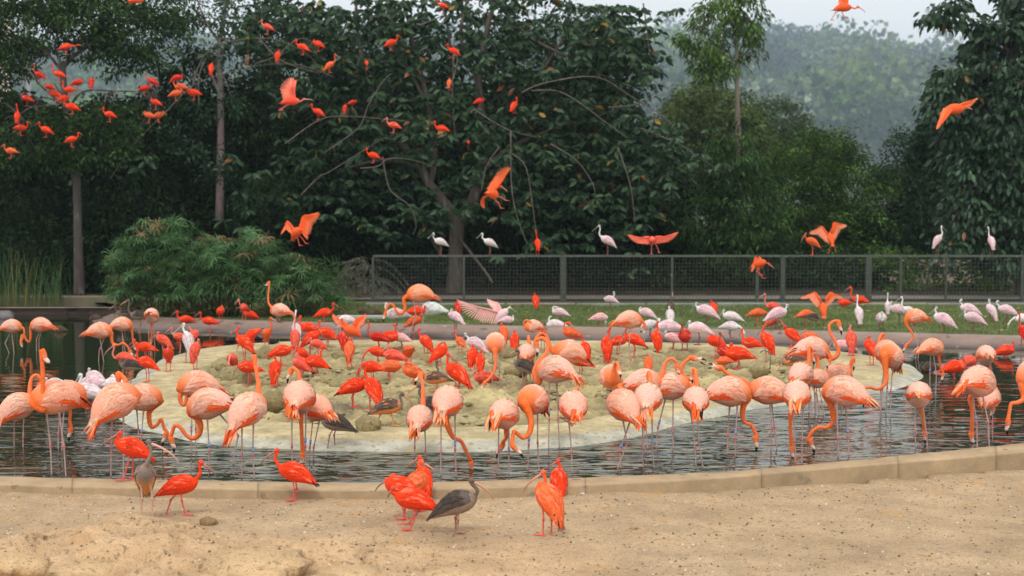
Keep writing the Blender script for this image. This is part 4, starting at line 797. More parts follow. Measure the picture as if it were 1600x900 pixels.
def flamingo(label, wpt, cpt, yaw, neck, bill, legs=None, s=1.0, pitch=0, pale=.5, band=None, tail='n', open_=False, seed=None, side=None, nk=1.0, white=0, up=None):
    """wpt: where the legs meet ground or water; cpt: body centre; neck: points ending at the head centre; bill: tip (all in photo pixels)"""
    global NB_; NB_ += 1; rr = random.Random(seed or NB_ * 13 + 5)
    g, kind = ground(*wpt); Y = g.y; water = kind == 'water'
    yw = R_(yaw); e = empty('flamingo', (g.x, g.y, g.z), label, 'flamingo', 'flamingos around the island')
    c = at(cpt[0], cpt[1], Y); fr = body_frame(c, yw, R_(pitch), s); P = PRO_F
    base_col = lc(FORG, FPNK, pale) if not white else (.82, .62, .56)
    vr = rr.uniform(-.2, .2); side_col = lc(lc(FSAL, FORG, .15), FPNK, min(1, max(0, .15 + .8 * pale + vr))); top_col = lc(FSAL, FCRM, .15 + .6 * pale); neck_col = lc(FORG, (.88, .30, .16), .25 * pale + rr.uniform(0, .2))
    if white: neck_col = (.80, .45, .38)
    m = MB(e.location)
    cs = [lc(FRED, base_col, .4), base_col, side_col, side_col, side_col, lc(side_col, FORG, .3), lc(FSAL, neck_col, .6), neck_col, neck_col]
    m.sweep([fr(x, 0, z) for x, z, *_ in P], [(w_ * s, h_ * s) for _, _, w_, h_ in P], cs, side=fr(0, 1, 0) - c, n=16, sub=3)
    # neck and head
    by = Y + math.sin(yw) * .22 * s
    pts = [at(q[0], q[1], (by + math.sin(yw) * .03 * i) + (q[2] if len(q) > 2 else 0)) for i, q in enumerate(neck)]
    hd = pts[-1]; bt = at(bill[0], bill[1], hd.y + (bill[2] if len(bill) > 2 else 0)); bd = (bt - hd); bl = bd.length; bd.normalize()
    if bl < .09 * s: bd = (bd + Vector((0, -.6 if math.sin(yw) < .3 else .4, -.3))).normalized()
    root = [fr(.12, 0, -.03), fr(.20, 0, -.045)]
    allp = root + pts[:-1]; n = len(allp); rd = []; cc = []
    for i in range(n):
        t = max(0, (i - 1) / max(1, n - 2)); r = lerp(.043, .0215, min(1, t * 1.6)) * nk
        if i == 0: r = .075
        if i == 1: r = .056
        rd.append(r * s); cc.append(neck_col if i else side_col)
    pre = hd - bd * .045 * s
    allp += [pre, hd - bd * .01 * s, hd + bd * .045 * s]; rd += [.025 * s, (.031 * s, .037 * s), (.020 * s, .026 * s)]; hc = lc(neck_col, FORG, .4); cc += [hc, hc, lc(hc, (.85, .55, .45), .6)]
    m.sweep(allp, rd, cc, side=(0, 1, 0.01), n=10, sub=4)
    lcx = (.50, .33, .31); kx = (.62, .13, .15)
    # legs
    legs = legs or [(cpt[0] - 7, wpt[1]), (cpt[0] + 7, wpt[1])]; flip = legs[0][-4 if len(legs[0]) > 4 else 0] < legs[1][-4 if len(legs[1]) > 4 else 0]; flip = (math.sin(yw) < -.3 and flip) or (math.sin(yw) > .3 and not flip)
    for i, L in enumerate(legs):
        off = (.055, -.055)[i % 2] * s * (-1 if flip else 1); hip = fr(-.01, off, -.115)
        dy = hip.y - c.y
        if len(L) == 2: fx, fy = L; kn = None
        else: kn = at(L[0], L[1], Y + dy); fx, fy = L[2:4]
        foot = at(fx, fy, Y + dy * .8)
        if water and fy >= wpt[1] - 12: foot.z = min(foot.z, 0.0)
        if kn is None: kn = hip.lerp(foot, .53) + Vector((0, 0, 0))
        hp = hip if len(L) < 5 else at(L[4], L[5], Y + dy)
        leg(m, hp + (hp - kn).normalized() * .13, kn, foot, s, lcx, kx, lcx, r=.0082, yaw=yw, water=water and fy >= wpt[1] - 12, toes=fy < wpt[1] + 30, feather=side_col, thick=1.7)
        if band is not None and band == i:
            q = kn.lerp(hp, .14); q2 = kn.lerp(hp, .27); b = MB(e.location); b.sweep([q, q2], [.0145 * s, .0145 * s], (.06, .22, .62), n=10, sub=1)
            for k in range(3): a_ = q.lerp(q2, .22 + .22 * k); b.sweep([a_, a_.lerp(q2, .12)], [.0152 * s, .0152 * s], (.75, .78, .8), n=8, sub=1)
            b.build('leg_band', M_PLASTIC, e, (0, 0, 0))
    m.build('body', M_PLUM, e, (0, 0, 0))
    # bill, bent in the middle, black tip
    b0 = hd + bd * .038 * s; ax = bt - b0
    if ax.length < .07 * s: bt = b0 + bd * .1 * s
    sidev = Vector((0, 1, 0)); dn = bd.cross(sidev).normalized(); dn = dn if (dn.z > 0) else -dn
    ax = bt - b0; Lb = max(.085 * s, min(ax.length, .115 * s)); bt = b0 + ax.normalized() * Lb
    bc = [(.74, .48, .36), (.76, .56, .46), (.60, .36, .28), BLK, BLK]
    for op in ((0, 1) if open_ else (0,)):
        b = MB(e.location); sp = (dn * .02 * s if op == 0 else dn * -.028 * s) if open_ else Vector()
        k = (.75 if op == 0 else .6) if open_ else 1
        b.sweep([b0, b0 + (bt - b0) * .35 + dn * .013 * s + sp * .4, b0 + (bt - b0) * .46 + dn * .014 * s + sp * .8, b0 + (bt - b0) * .54 + dn * .008 * s + sp, bt + sp * 1.1], [.0235 * s * k, .021 * s * k, .0185 * s * k, .0175 * s * k, .005 * s], bc, side=sidev, n=9, sub=3); b.build('bill', M_SKIN, e, (0, 0, 0))
    # eye
    ev = MB(e.location)
    for sg in (-1, 1):
        q = hd + sidev * sg * .029 * s + bd * .012 * s; ev.sweep([q - sidev * .005, q, q + sidev * sg * .004 * s], [.001, .0055 * s, .001], (.85, .75, .35), n=7, sub=1)
    ev.build('eyes', M_SKIN, e, (0, 0, 0))
    # wings: overlapping scapulars, coverts and long trailing plumes
    for sg in (1, -1):
        wm = MB(e.location); sp = []
        for row, (x0, L) in enumerate(((.16, .12), (.11, .14), (.06, .16), (.0, .17), (-.05, .18), (-.10, .19), (-.14, .19))):
            for k in range(13):
                an = 3 + k * 8.8 + rr.uniform(-4, 4) + (row % 2) * 4.4
                t = an / 116; cA = lc(top_col, side_col, min(1, t * 1.15)); j = rr.random()
                if j < .30: cA = lc(cA, FCRM, .5 if t < .55 else .28)
                elif j < .48: cA = lc(cA, FSAL, .5)
                elif j < .58: cA = lc(cA, FORG, .25 if t < .5 else .45)
                elif j < .68: cA = tuple(q * .80 for q in cA)
                if white: cA = lc(cA, (.86, .70, .64), .7)
                if t > .80 and row > 2: cA = lc(FRED, FORG, .3 + .7 * rr.random()) if not white else (.85, .5, .42)
                sp.append((x0 + rr.uniform(-.015, .015), an, L * rr.uniform(.75, 1.15), .032, cA, sg, rr.uniform(-14, 5)))
        for k in range(9):  # long loose plumes falling over the rump
            an = rr.uniform(2, 75); cA = rr.choice([FCRM, lc(FCRM, FSAL, .5), (.66, .50, .34), (.74, .58, .42)]) if an < 50 else rr.choice([FSAL, FCRM, FORG]); sp.append((-.08 + rr.uniform(-.06, .04), an, rr.uniform(.20, .30), .020, cA if not white else (.85, .68, .62), sg, rr.uniform(-20, 10)))
        for k in range(6): sp.append((-.12 + rr.uniform(-.05, .05), rr.uniform(70, 105), rr.uniform(.16, .24), .032, lc(FRED, FORG, rr.random()) if not white else (.84, .5, .42), sg, rr.uniform(-15, 5)))
        feathers(wm, fr, P, sp, lift=.0075); wm.build('wing', M_PLUM, e, (0, 0, 0), smooth=True)
    # tail tuft
    tm = MB(e.location)
    for k in range(11):
        a = fr(-.22 + rr.uniform(-.03, .02), rr.uniform(-.06, .06), rr.uniform(-.05, .03)); dw = {'n': -.05, 'd': -.14, 'u': .03}[tail] + rr.uniform(-.03, .03)
        e2 = fr(-.39 + rr.uniform(-.05, .03), rr.uniform(-.08, .08), -.06 + dw); md = a.lerp(e2, .5) + Vector((0, 0, .02 * s)); cA = rr.choice([FORG, lc(FORG, FRED, .5), FSAL, (.88, .40, .20)]) if not white else (.84, .52, .44)
        if k == 0 and rr.random() < .35: cA = BLK
        tm.sweep([a, md, e2], [(.026 * s, .007 * s), (.030 * s, .006 * s), (.003 * s, .002 * s)], cA, side=fr(0, 1, 0) - c, n=5, sub=2)
    tm.build('tail', M_PLUM, e, (0, 0, 0))
    return e

POSES = {  # neck points (forward, side, up) to the head centre, then bill tip
    'u': ([(.17, 0, .05), (.195, 0, .12), (.175, 0, .19), (.18, 0, .245), (.205, 0, .275)], (.36, 0, .15)),
    'U': ([(.16, 0, .07), (.165, 0, .15), (.15, 0, .23), (.155, 0, .29), (.185, 0, .315)], (.335, 0, .20)),
    'h': ([(.14, 0, .02), (.145, 0, .05), (.135, 0, .075), (.15, 0, .085)], (.25, 0, -.05)),
    'c': ([(.17, 0, .05), (.20, 0, .10), (.18, 0, .15), (.205, 0, .18)], (.35, 0, .06)),
    'd': ([(.18, 0, .0), (.235, 0, -.04), (.26, 0, -.09), (.275, 0, -.12)], (.30, 0, -.27)),
    'p': ([(.165, 0, .07), (.185, .02, .13), (.15, .04, .165), (.10, .05, .16)], (-.03, .07, .05)),
    't': ([(.15, 0, .05), (.155, .01, .09), (.11, .03, .105), (.05, .04, .10)], (-.10, .06, .06)),
    'f': ([(.18, 0, .02), (.26, 0, .01), (.33, 0, .02), (.37, 0, .035)], (.52, 0, -.02)),
}
PAL = {
    'r': dict(b=RED, w=RED, w2=BRED, n=RED, head=(.72, .10, .07), bill=((.42, .14, .11), (.12, .07, .06)), leg=(.72, .12, .10), tip=BLK),
    'd': dict(b=(.62, .022, .012), w=(.55, .03, .016), w2=RED2, n=(.55, .07, .04), head=(.28, .07, .045), bill=((.20, .10, .07), (.07, .045, .035)), leg=(.45, .08, .06), tip=BLK),  # brown-red birds; also shade put into the colour of some perched ones
    'o': dict(b=ORG, w=ORG, w2=(.90, .20, .07), n=ORG, head=(.80, .16, .10), bill=((.60, .25, .16), (.3, .14, .1)), leg=(.75, .15, .10), tip=BLK),
    'k': dict(b=REDP, w=(.88, .14, .09), w2=REDP, n=(.86, .22, .17), head=(.80, .22, .18), bill=((.58, .25, .2), (.3, .14, .1)), leg=(.74, .2, .17), tip=BLK),
    'j': dict(b=(.34, .25, .19), w=DBR, w2=(.10, .075, .06), n=GREY, head=(.17, .13, .12), bill=((.50, .24, .15), (.42, .20, .13)), leg=(.40, .22, .16), tip=DBR),
    'B': dict(b=(.80, .34, .10), w=(.30, .22, .17), w2=(.38, .26, .2), n=(.26, .205, .175), head=(.22, .17, .15), bill=((.66, .34, .28), (.5, .25, .2)), leg=(.62, .36, .28), tip=DBR),
    'J': dict(b=(.85, .30, .10), w=(.10, .075, .06), w2=(.20, .12, .09), n=(.20, .15, .13), head=(.17, .12, .11), bill=((.55, .22, .12), (.40, .18, .12)), leg=(.72, .30, .12), tip=DBR),
    's': dict(b=(.80, .62, .64), w=(.82, .50, .56), w2=(.84, .62, .66), n=(.78, .77, .74), head=(.50, .50, .45), bill=((.26, .27, .24), (.42, .42, .38)), leg=(.25, .10, .10), tip=(.80, .38, .46)),
    'S': dict(b=(.82, .77, .76), w=(.82, .74, .74), w2=(.82, .66, .68), n=(.80, .79, .77), head=(.62, .62, .56), bill=((.36, .37, .32), (.5, .5, .45)), leg=(.28, .12, .12), tip=(.82, .6, .62)),
    'K': dict(b=(.80, .55, .58), w=(.86, .42, .42), w2=(.88, .55, .52), n=(.80, .74, .72), head=(.6, .6, .52), bill=((.36, .37, .32), (.5, .5, .45)), leg=(.4, .12, .12), tip=(.85, .30, .38)),
    'm': dict(b=(.19, .11, .06), w=(.07, .05, .035), w2=(.13, .09, .06), n=(.10, .075, .055), head=(.08, .06, .045), bill=((.10, .09, .08), (.08, .07, .06)), leg=(.3, .15, .08), tip=(.05, .04, .03)),
    'c': dict(b=(.018, .018, .02), w=(.012, .012, .014), w2=(.03, .03, .03), n=(.012, .012, .014), head=(.012, .012, .014), bill=((.5, .4, .3), (.5, .4, .3)), leg=(.1, .1, .08), tip=(.012, .012, .014)),
    'w': dict(b=(.82, .82, .80), w=(.84, .84, .82), w2=(.80, .80, .78), n=(.014, .013, .014), head=(.014, .013, .014), bill=((.12, .13, .15), (.2, .2, .22)), leg=(.5, .25, .22), tip=(.84, .84, .82)),
}
WPRE = {'ibis': 'scarlet_ibis', 'spoonbill': 'spoonbill'}
def wader(name, cat, label, cpt, wpt, yaw, pose='u', pal='r', s=1.0, pitch=16, legs=None, Y=None, group=None, neck=None, bill=None, spread=None, spoon=False, turn=0, feet=True, duck=False, band=None, nlegs=2, foot_off=0, tucked=False, side_bill=None, fat=1.0, hi=False):
    """ibis, spoonbill and duck builder; wpt = where the feet stand (photo pixels), Y = distance for perched or flying birds"""
    global NB_; NB_ += 1; rr = random.Random(NB_ * 7 + 3); C_ = PAL[pal]; kind = 'air'
    if Y is None: g, kind = ground(*wpt); Y = g.y
    else: g = at(wpt[0], wpt[1], Y)
    water = kind == 'water'; yw = R_(yaw)
    if 100 < yaw < 260 and pitch < 0 and pose != 'd': pitch = -pitch
    e = empty(name, g, label, cat, group); c = at(cpt[0], cpt[1], Y); fr = body_frame(c, yw, R_(pitch), s)
    k = FPX / Y / 1600 * 1024; near = k > 75 or hi; P = [(x, z, w_ * fat, h_ * fat) for x, z, w_, h_ in PRO_I]
    m = MB(e.location); jit = rr.uniform(.93, 1.04); cb = tuple(min(.97, q * jit) for q in C_['b'])
    m.sweep([fr(x, 0, z) for x, z, *_ in P], [(w_ * s, h_ * s) for _, _, w_, h_ in P], [cb] * (len(P) - (4 if pal == 'B' else 2)) + [lc(cb, C_['n'], .5), C_['n']] + ([C_['n']] * 2 if pal == 'B' else []), side=fr(0, 1, 0) - c, n=14 if near else 10, sub=3 if near else 2)
    # head lies level even when the body is tipped: neck uses an upright frame
    nf = body_frame(fr(.10, 0, .0), yw + R_(turn), 0, s)
    if neck:
        hy = math.sin(yw) * .12 * s; pts = [at(q[0], q[1], Y + hy + (q[2] if len(q) > 2 else 0)) for q in neck]; bt = at(bill[0], bill[1], pts[-1].y + (bill[2] if len(bill) > 2 else 0)); root = [fr(.09, 0, .0), fr(.13, 0, .01)]
    else:
        pp, bb = POSES[pose]
        if pose in 'pt': base = fr
        else: base = lambda a, b, z: nf(a - .10, b, z)
        wob = rr.uniform(-.012, .012); pts = [base(a, b + wob * i, z) for i, (a, b, z) in enumerate(pp)]; bt = base(bb[0], bb[1] + wob * 3 + (side_bill or 0), bb[2]); root = [fr(.09, 0, .0), fr(.13, 0, .015)]
    hd = pts[-1]; bd = (bt - hd).normalized(); allp = root + pts[:-1]; n = len(allp)
    sw = 1.3 if pal == 'w' else 1
    rd = [(.052 if i == 0 else .034 if i == 1 else lerp(.024, .0145, min(1, (i - 1) / max(1, n - 2) * 1.5))) * s * sw for i in range(n)]
    cc = [cb, lc(cb, C_['n'], .6)] + [C_['n']] * (n - 2)
    allp += [hd - bd * .018 * s, hd, hd + bd * .022 * s]; rd += [.0185 * s * sw, (.0205 * s * sw, .0225 * s * sw), (.012 * s * sw, .014 * s * sw)]; cc += [lc(C_['n'], C_['head'], .4), C_['head'], C_['head']]
    m.sweep(allp, rd, cc, side=(0, 1, .01), n=9 if near else 7, sub=4 if near else 3)
    lt = C_['leg']
    if feet:
        for i in range(nlegs):
            off = (.032, -.032)[i] * s * (-1 if legs and len(legs) > 1 and ((math.sin(yw) < -.3) == (legs[0][-2] < legs[1][-2])) and abs(math.sin(yw)) > .3 else 1); hip = fr(-.01, off, -.055)
            if legs: L = legs[i]
            else: L = None
            if L and len(L) == 4: kn = at(L[0], L[1], hip.y); foot = at(L[2], L[3], hip.y)
            elif L: foot = at(L[0], L[1], Y + (hip.y - c.y)); kn = hip.lerp(foot, .42) - Vector((math.cos(yw), math.sin(yw), 0)) * .018 * s
            else:
                foot = Vector((g.x, g.y, g.z)) + (fr(0, off * 1.15 / s, 0) - c) + Vector((math.cos(yw), math.sin(yw), 0)) * (rr.uniform(-.02, .02) + foot_off); foot.z = g.z
                kn = hip.lerp(foot, .42) - Vector((math.cos(yw), math.sin(yw), 0)) * .02 * s
            leg(m, hip + Vector((0, 0, .02)), kn, foot, s, lt, tuple(q * .9 for q in lt), lt, r=.0075, yaw=yw, water=water, toes=(kind != 'air' or Y < 44), thick=2.0, feather=cb)
            if i == band:
                b = MB(e.location); b.sweep([kn.lerp(foot, .1), kn.lerp(foot, .25)], [.0115 * s] * 2, (.35, .3, .28), n=8, sub=1); b.build('leg_band', M_PLASTIC, e, (0, 0, 0))
    m.build('body', M_PLUM, e, (0, 0, 0))
    b = MB(e.location); b0 = hd + bd * .016 * s; sv = (fr(0, 1, 0) - c).normalized(); ax = bt - b0
    if duck: b.sweep([b0, b0 + ax * .6, bt], [(.012 * s, .010 * s), (.012 * s, .006 * s), (.008 * s, .003 * s)], [C_['bill'][0]] * 3, side=sv, n=7, sub=2)
    elif spoon:
        b.sweep([b0, b0 + ax * .3, b0 + ax * .66, b0 + ax * .8, b0 + ax * .93, bt], [(.013 * s, .012 * s), (.0115 * s, .007 * s), (.011 * s, .005 * s), (.019 * s, .004 * s), (.023 * s, .003 * s), (.010 * s, .002 * s)], [C_['bill'][0]] * 3 + [C_['bill'][1]] * 3, side=sv if abs(bd.z) < .9 else sv, n=8, sub=2)
    else:
        up_ = Vector((0, 0, 1)); q = up_ - bd * up_.dot(bd); q = q.normalized() if q.length > .1 else Vector((0, 0, 1))
        b.sweep(bill_curve(b0, bt, q, s), [.0115 * s, .0095 * s, .0075 * s, .0055 * s, .0025 * s], [C_['bill'][0], C_['bill'][0], lc(*C_['bill'], .5), C_['bill'][1], C_['bill'][1]], side=sv, n=7, sub=3)
    b.build('bill', M_SKIN, e, (0, 0, 0))
    if near:
        ev = MB(e.location)
        for sg in (-1, 1):
            q = hd + sv * sg * .0195 * s * sw + bd * .008 * s; ev.sweep([q - sv * .004, q, q + sv * sg * .003 * s], [.001, .0042 * s, .001], (.02, .015, .015), n=7, sub=1)
        ev.build('eyes', M_SKIN, e, (0, 0, 0))
    if spread: 
        for wspec in spread: spread_wing(e, wspec, Y, C_, s, rr)
    else:
        for sg in (1, -1):
            wm = MB(e.location); sp = []
            for row, (x0, L, nfz) in enumerate(((.115, .07, 8), (.085, .08, 9), (.05, .10, 9), (.01, .12, 8), (-.03, .14, 7), (-.07, .15, 6))):
                for j in range(nfz):
                    an = 8 + j * (98 / nfz) + rr.uniform(-4, 4); q = rr.random(); cA = lc(C_['w'], C_['w2'], q); t = an / 100
                    if pal in 'J' and rr.random() < .10: cA = C_['b']
                    if pal == 'j' and row < 1: cA = lc(C_['w'], (.26, .21, .18), .4)
                    if pal == 's' and t < .25: cA = (.82, .76, .76)
                    if pal in 'rkod' and rr.random() < .18: cA = lc(cA, (.92, .26, .14), .55)
                    elif rr.random() < .25: cA = tuple(q_ * .74 for q_ in cA)
                    sp.append((x0 + rr.uniform(-.008, .008), an, L * rr.uniform(.85, 1.1), .026 if row < 3 else .03, tuple(x_ * jit for x_ in cA), sg, rr.uniform(-22, -8) if row > 2 else -6))
            for j in range(3): sp.append((-.09, 35 + j * 16, .155, .026, C_['tip'] if (j == 2 or pal in 'jJm') else lc(C_['w'], C_['w2'], .5), sg, -28))
            feathers(wm, fr, P, sp, lift=.008); wm.build('wing', M_PLUM, e, (0, 0, 0), smooth=False)
    tm = MB(e.location)
    for j in range(5):
        a = fr(-.17, (j - 2) * .008, -.01); e2 = fr(-.265 - .01 * (j == 2), (j - 2) * .022, -.04); ct = C_['w2'] if pal not in 'jJB' else C_['w']
        tm.sweep([a, a.lerp(e2, .6) + Vector((0, 0, .004)), e2], [(.013 * s, .004 * s), (.014 * s, .003 * s), (.004 * s, .002 * s)], [ct, ct if 'black' not in label else BLK, BLK if ('black' in label or (near and pal in 'ro')) else ct], side=fr(0, 1, 0) - c, n=5, sub=2)
    tm.build('tail', M_PLUM, e, (0, 0, 0))
    return e
def spread_wing(e, ws, Y, C_, s, rr):
    """ws: root, wrist, tip as (px, py, depth offset), then trailing directions near root and near tip in pixels, feather lengths, black tips"""
    (ra, wa, ta, tr0, tr1, l0, l1, pale) = ws; Rt, Wr, Tp = (at(q[0], q[1], Y + q[2]) for q in (ra, wa, ta)); k = FPX / Y
    D0 = Vector((tr0[0], tr0[2] if len(tr0) > 2 else 0, -tr0[1])).normalized(); D1 = (Tp - Wr).normalized(); DW = Vector((tr1[0], tr1[2] if len(tr1) > 2 else 0, -tr1[1])).normalized()
    m = MB(e.location); hand = Wr.lerp(Tp, .38); m.sweep([Rt, Rt.lerp(Wr, .5) + Vector((0, 0, .01)), Wr, hand, Wr.lerp(Tp, .6)], [(.030 * s, .02 * s), (.022 * s, .016 * s), (.016 * s, .012 * s), (.010 * s, .008 * s), (.003, .003)], C_['w'], n=7, sub=3)
    c0 = lc(C_['w2'], (.92, .40, .27), pale); nrm = D0.cross(Wr - Rt)
    nrm = nrm.normalized() if nrm.length > 1e-4 else Vector((0, -1, 0))
    def fea(a, d, L, wd, c, ctip, lift):
        pr = d.cross(nrm).normalized() * wd / 2; vs = []; cs = []
        for i, (t, ww) in enumerate(((0, .5), (.35, 1), (.75, .95), (.94, .55), (1, .1))):
            q = a + d * (L * t) + nrm * (lift - .02 * t * t * L / .2); vs += [q - pr * ww, q + nrm * .003, q + pr * ww]; cc = c if t < .9 else ctip; cs += [cc] * 3
        m.add(vs, [(i * 3 + kk, i * 3 + kk + 1, i * 3 + 4 + kk, i * 3 + 3 + kk) for i in range(4) for kk in (0, 1)], cs)
    ns = 10
    for i in range(ns):
        t = i / (ns - 1); fea(Rt.lerp(Wr, t), D0.lerp(DW, t).normalized(), l0 * s * rr.uniform(.94, 1.04), .030 * s, lc(c0, C_['w2'], rr.random() * .5), c0, 0)
    npz = 11
    for i in range(npz):
        t = i / (npz - 1); a = Wr.lerp(hand, t); d = DW.lerp(D1, t ** .8).normalized(); L = lerp(l0, l1, t ** .7) * s
        tip = BLK if (t > .85 and C_['tip'] == BLK) else c0; fea(a, d, max(L, (Tp - a).length if t > .8 else L), .021 * s, lc(c0, C_['w2'], rr.random() * .5), tip, -.004)
    for i in range(12):  # coverts
        t = i / 11; a = Rt.lerp(Wr, t / .75) if t < .75 else Wr.lerp(hand, (t - .75) * 4); d = D0.lerp(DW, min(1, t / .75)).normalized() if t < .75 else DW.lerp(D1, (t - .75) * 3).normalized()
        fea(a, d, l0 * .5 * s, .036 * s, C_['w'], C_['w'], .006)
    m.build('wing', M_PLUM, e, (0, 0, 0))
GI = 'scarlet ibises'; GS = 'roseate spoonbills'; GJ = 'young brown ibises'
def ib(label, x, y, fy, yaw, pose='u', pal='r', **k): k.setdefault('group', GI if pal not in 'jJB' else GJ); return wader('scarlet_ibis' if pal not in 'jJB' else 'young_ibis', 'ibis', label, (x, y), (k.pop('fx', x), fy), yaw, pose, pal, **k)
def sp(label, x, y, fy, yaw, pose='u', pal='s', **k): k.setdefault('s', 1.12); k.setdefault('group', GS); return wader('spoonbill', 'spoonbill', label, (x, y), (k.pop('fx', x), fy), yaw, pose, pal, spoon=True, **k)
# ================================================================ FLAMINGOS, far to near
F = flamingo
F('pale pink flamingo standing upright on the far bank before the umbrella sedge', (433, 508), (437, 485), 165, [(424, 480), (420, 474), (419, 464), (420, 453), (419, 443)], (414, 449), [(430, 500, 429, 510), (436, 500, 437, 507)], pale=1, white=0, s=.92, seed=1)
F('tall orange flamingo bending down on the far bank by the black necked swan', (650, 522), (655, 459), 185, [(631, 468), (633, 480), (629, 489), (621, 488), (615, 478), (609, 475), (604, 482), (602, 491)], (599, 506), [(650, 494, 636, 533, 646, 470), (661, 493, 660, 520, 653, 470)], s=1.15, pitch=2, pale=.1)
F('orange flamingo feeding with coiled neck in the pond off the right lawn edge', (1432, 560), (1430, 495), 190, [(1417, 508), (1424, 518), (1427, 527), (1422, 534), (1415, 542)], (1408, 560), [(1436, 528, 1430, 562, 1426, 510), (1440, 530, 1434, 558)], s=.86, pale=.3)
F('cream backed flamingo bending its head at the back edge of the island, black bill tip', (978, 572), (984, 500), 12, [(1000, 496), (1005, 503), (1006, 511)], (1001, 520), [(969, 535, 968, 566), (983, 538, 985, 574)], pale=.8, s=.95)
F('preening flamingo with pale shoulders half hidden behind the tallest curved neck', (832, 560), (833, 510), 200, [(822, 512), (818, 504), (823, 500), (830, 505)], (835, 513), pale=.8, s=.7)
F('pale backed flamingo seen from behind left of the hooked necks on the island', (823, 605), (823, 552), 80, [(826, 532), (826, 526), (825, 527), (826, 529)], (828, 538), [(819, 603), (829, 604)], pale=.9, s=.86)
F('cream and orange flamingo seen head on, neck straight down to the mud', (775, 606), (774, 537), 268, [(774, 556), (774, 572), (770, 584), (762, 594), (757, 600)], (752, 612), [(769, 605), (781, 610)], pale=.9, s=.95, pitch=-8)
F('large flamingo facing left behind the two hooked necks, tail over a red ibis', (889, 612), (889, 550), 190, [(861, 545), (856, 532), (852, 523), (845, 521), (839, 527), (837, 536)], (838, 548), [(885, 590, 885, 612), (892, 598, 893, 615)], s=1.06, pale=.5, pitch=14, band=1)
F('flamingo with high hooked neck and black bill tip facing left at island centre', (866, 700), (866, 578), 150, [(842, 598), (835, 585), (840, 568), (850, 557), (856, 545), (855, 535), (848, 528), (841, 530), (838, 539)], (839, 561), [(858, 655, 857, 702, 858, 602), (872, 655, 874, 704, 870, 602)], s=1.0, pale=.95, tail='d', band=0)
F('flamingo hunched with its head hanging before its chest above the island front', (950, 640), (955, 590), 275, [(960, 575, -.05), (963, 566, -.1), (966, 571, -.15), (967, 579, -.2)], (971, 598, -.2), [(949, 620, 949, 640), (958, 622, 958, 640)], pale=.6, pitch=10)
F('cream backed flamingo on the left pond seen from behind, neck straight into the water', (237, 545), (237, 494), 90, [(237, 504), (237, 515), (237, 525), (236, 532)], (236, 545), [(232, 545), (242, 545)], pale=1, s=.88, pitch=-25)
F('pink flamingo at the far left edge stepping right with a raised rear leg', (20, 552), (19, 510), 5, [(36, 513), (38, 520), (36, 528), (33, 536)], (34, 548), [(8, 536, 14, 546, 18, 516), (22, 552)], s=.8, pale=.95, band=0)
F('orange flamingo facing left with looped neck beside the far left flamingo', (58, 548), (63, 508), 175, [(48, 516), (48, 526), (46, 534), (41, 531), (38, 524), (34, 527)], (32, 542), [(57, 530, 57, 548), (61, 530, 61, 548)], s=.88, pale=.5)
F('flamingo striding right on the left pond, blue band on its raised leg', (160, 565), (157, 517), 8, [(174, 527), (176, 536), (184, 539), (192, 536), (199, 541), (203, 549)], (208, 560), [(155, 548, 154, 562, 162, 530), (163, 570)], s=.92, pale=.5, band=0)
F('flamingo behind the striding one with its lowered neck hidden by red ibises', (192, 550), (191, 507), 10, [(206, 516), (207, 525), (208, 534), (210, 541)], (212, 552), [(192, 550), (196, 552)], s=.84, pale=.85)
F('orange flamingo facing right on the island with its drooping head near the tip water', (1455, 615), (1457, 543), 20, [(1467, 556), (1469, 568), (1471, 578), (1473, 586)], (1472, 603), [(1453, 585, 1453, 616), (1463, 585, 1462, 614)], s=.82, pale=.4, band=0)
F('pale flamingo seen from behind right of the ibis wading off the island tip', (1540, 612), (1540, 556), 85, [(1545, 566), (1547, 576), (1546, 590)], (1546, 606), [(1533, 612), (1546, 612)], pale=1, s=.92, pitch=-15)
F('orange headed flamingo peering down behind the flamingo with the snaking neck', (1380, 645), (1385, 548), 120, [(1373, 556), (1372, 543), (1374, 529), (1379, 522), (1380, 528)], (1376, 545), [(1376, 648), (1384, 648)], pale=.6, s=.86)
F('flamingo with long neck snaking left off the island right shore', (1392, 652), (1391, 557), 235, [(1384, 582), (1385, 594), (1380, 603), (1370, 608), (1359, 605), (1350, 608), (1348, 620)], (1349, 646), [(1376, 610, 1375, 655), (1392, 612, 1391, 656)], s=1.0, pale=.7, pitch=25)
F('long pink flamingo stretching right with a tall question mark neck', (1275, 645), (1270, 546), 8, [(1298, 560), (1307, 556), (1310, 546), (1304, 532), (1297, 519), (1296, 508), (1303, 502), (1311, 507)], (1316, 529), [(1264, 644), (1274, 646)], s=1.02, pale=.9, pitch=-4)
F('flamingo with inverted U neck seen from behind left of the question mark neck', (1262, 652), (1252, 586), 60, [(1264, 568), (1264, 552), (1265, 542), (1268, 546), (1269, 556)], (1271, 566), [(1267, 620, 1267, 655, 1260, 604), (1275, 615, 1276, 645, 1266, 600)], s=1.0, pale=.8)
F('flamingo with S shaped neck and black bill tip beside the inverted U neck', (1284, 648), (1278, 592), 20, [(1280, 580), (1278, 567), (1279, 554), (1286, 548), (1293, 553), (1296, 564)], (1291, 580), [(1280, 648), (1288, 648)], s=.8, pale=.7)
F('flamingo facing right with drooped black tipped bill over the island right shore', (1312, 640), (1309, 586), 15, [(1326, 590), (1330, 578), (1329, 567), (1333, 564)], (1334, 590), [(1306, 640), (1316, 642)], s=.96, pale=.7)
F('dark red necked flamingo feeding alone in the pond below the island tip', (1438, 700), (1436, 618), 75, [(1438, 635), (1441, 648), (1443, 662), (1445, 678)], (1445, 694), [(1430, 675, 1431, 710), (1448, 680, 1449, 705)], s=.92, pale=1, pitch=-20)
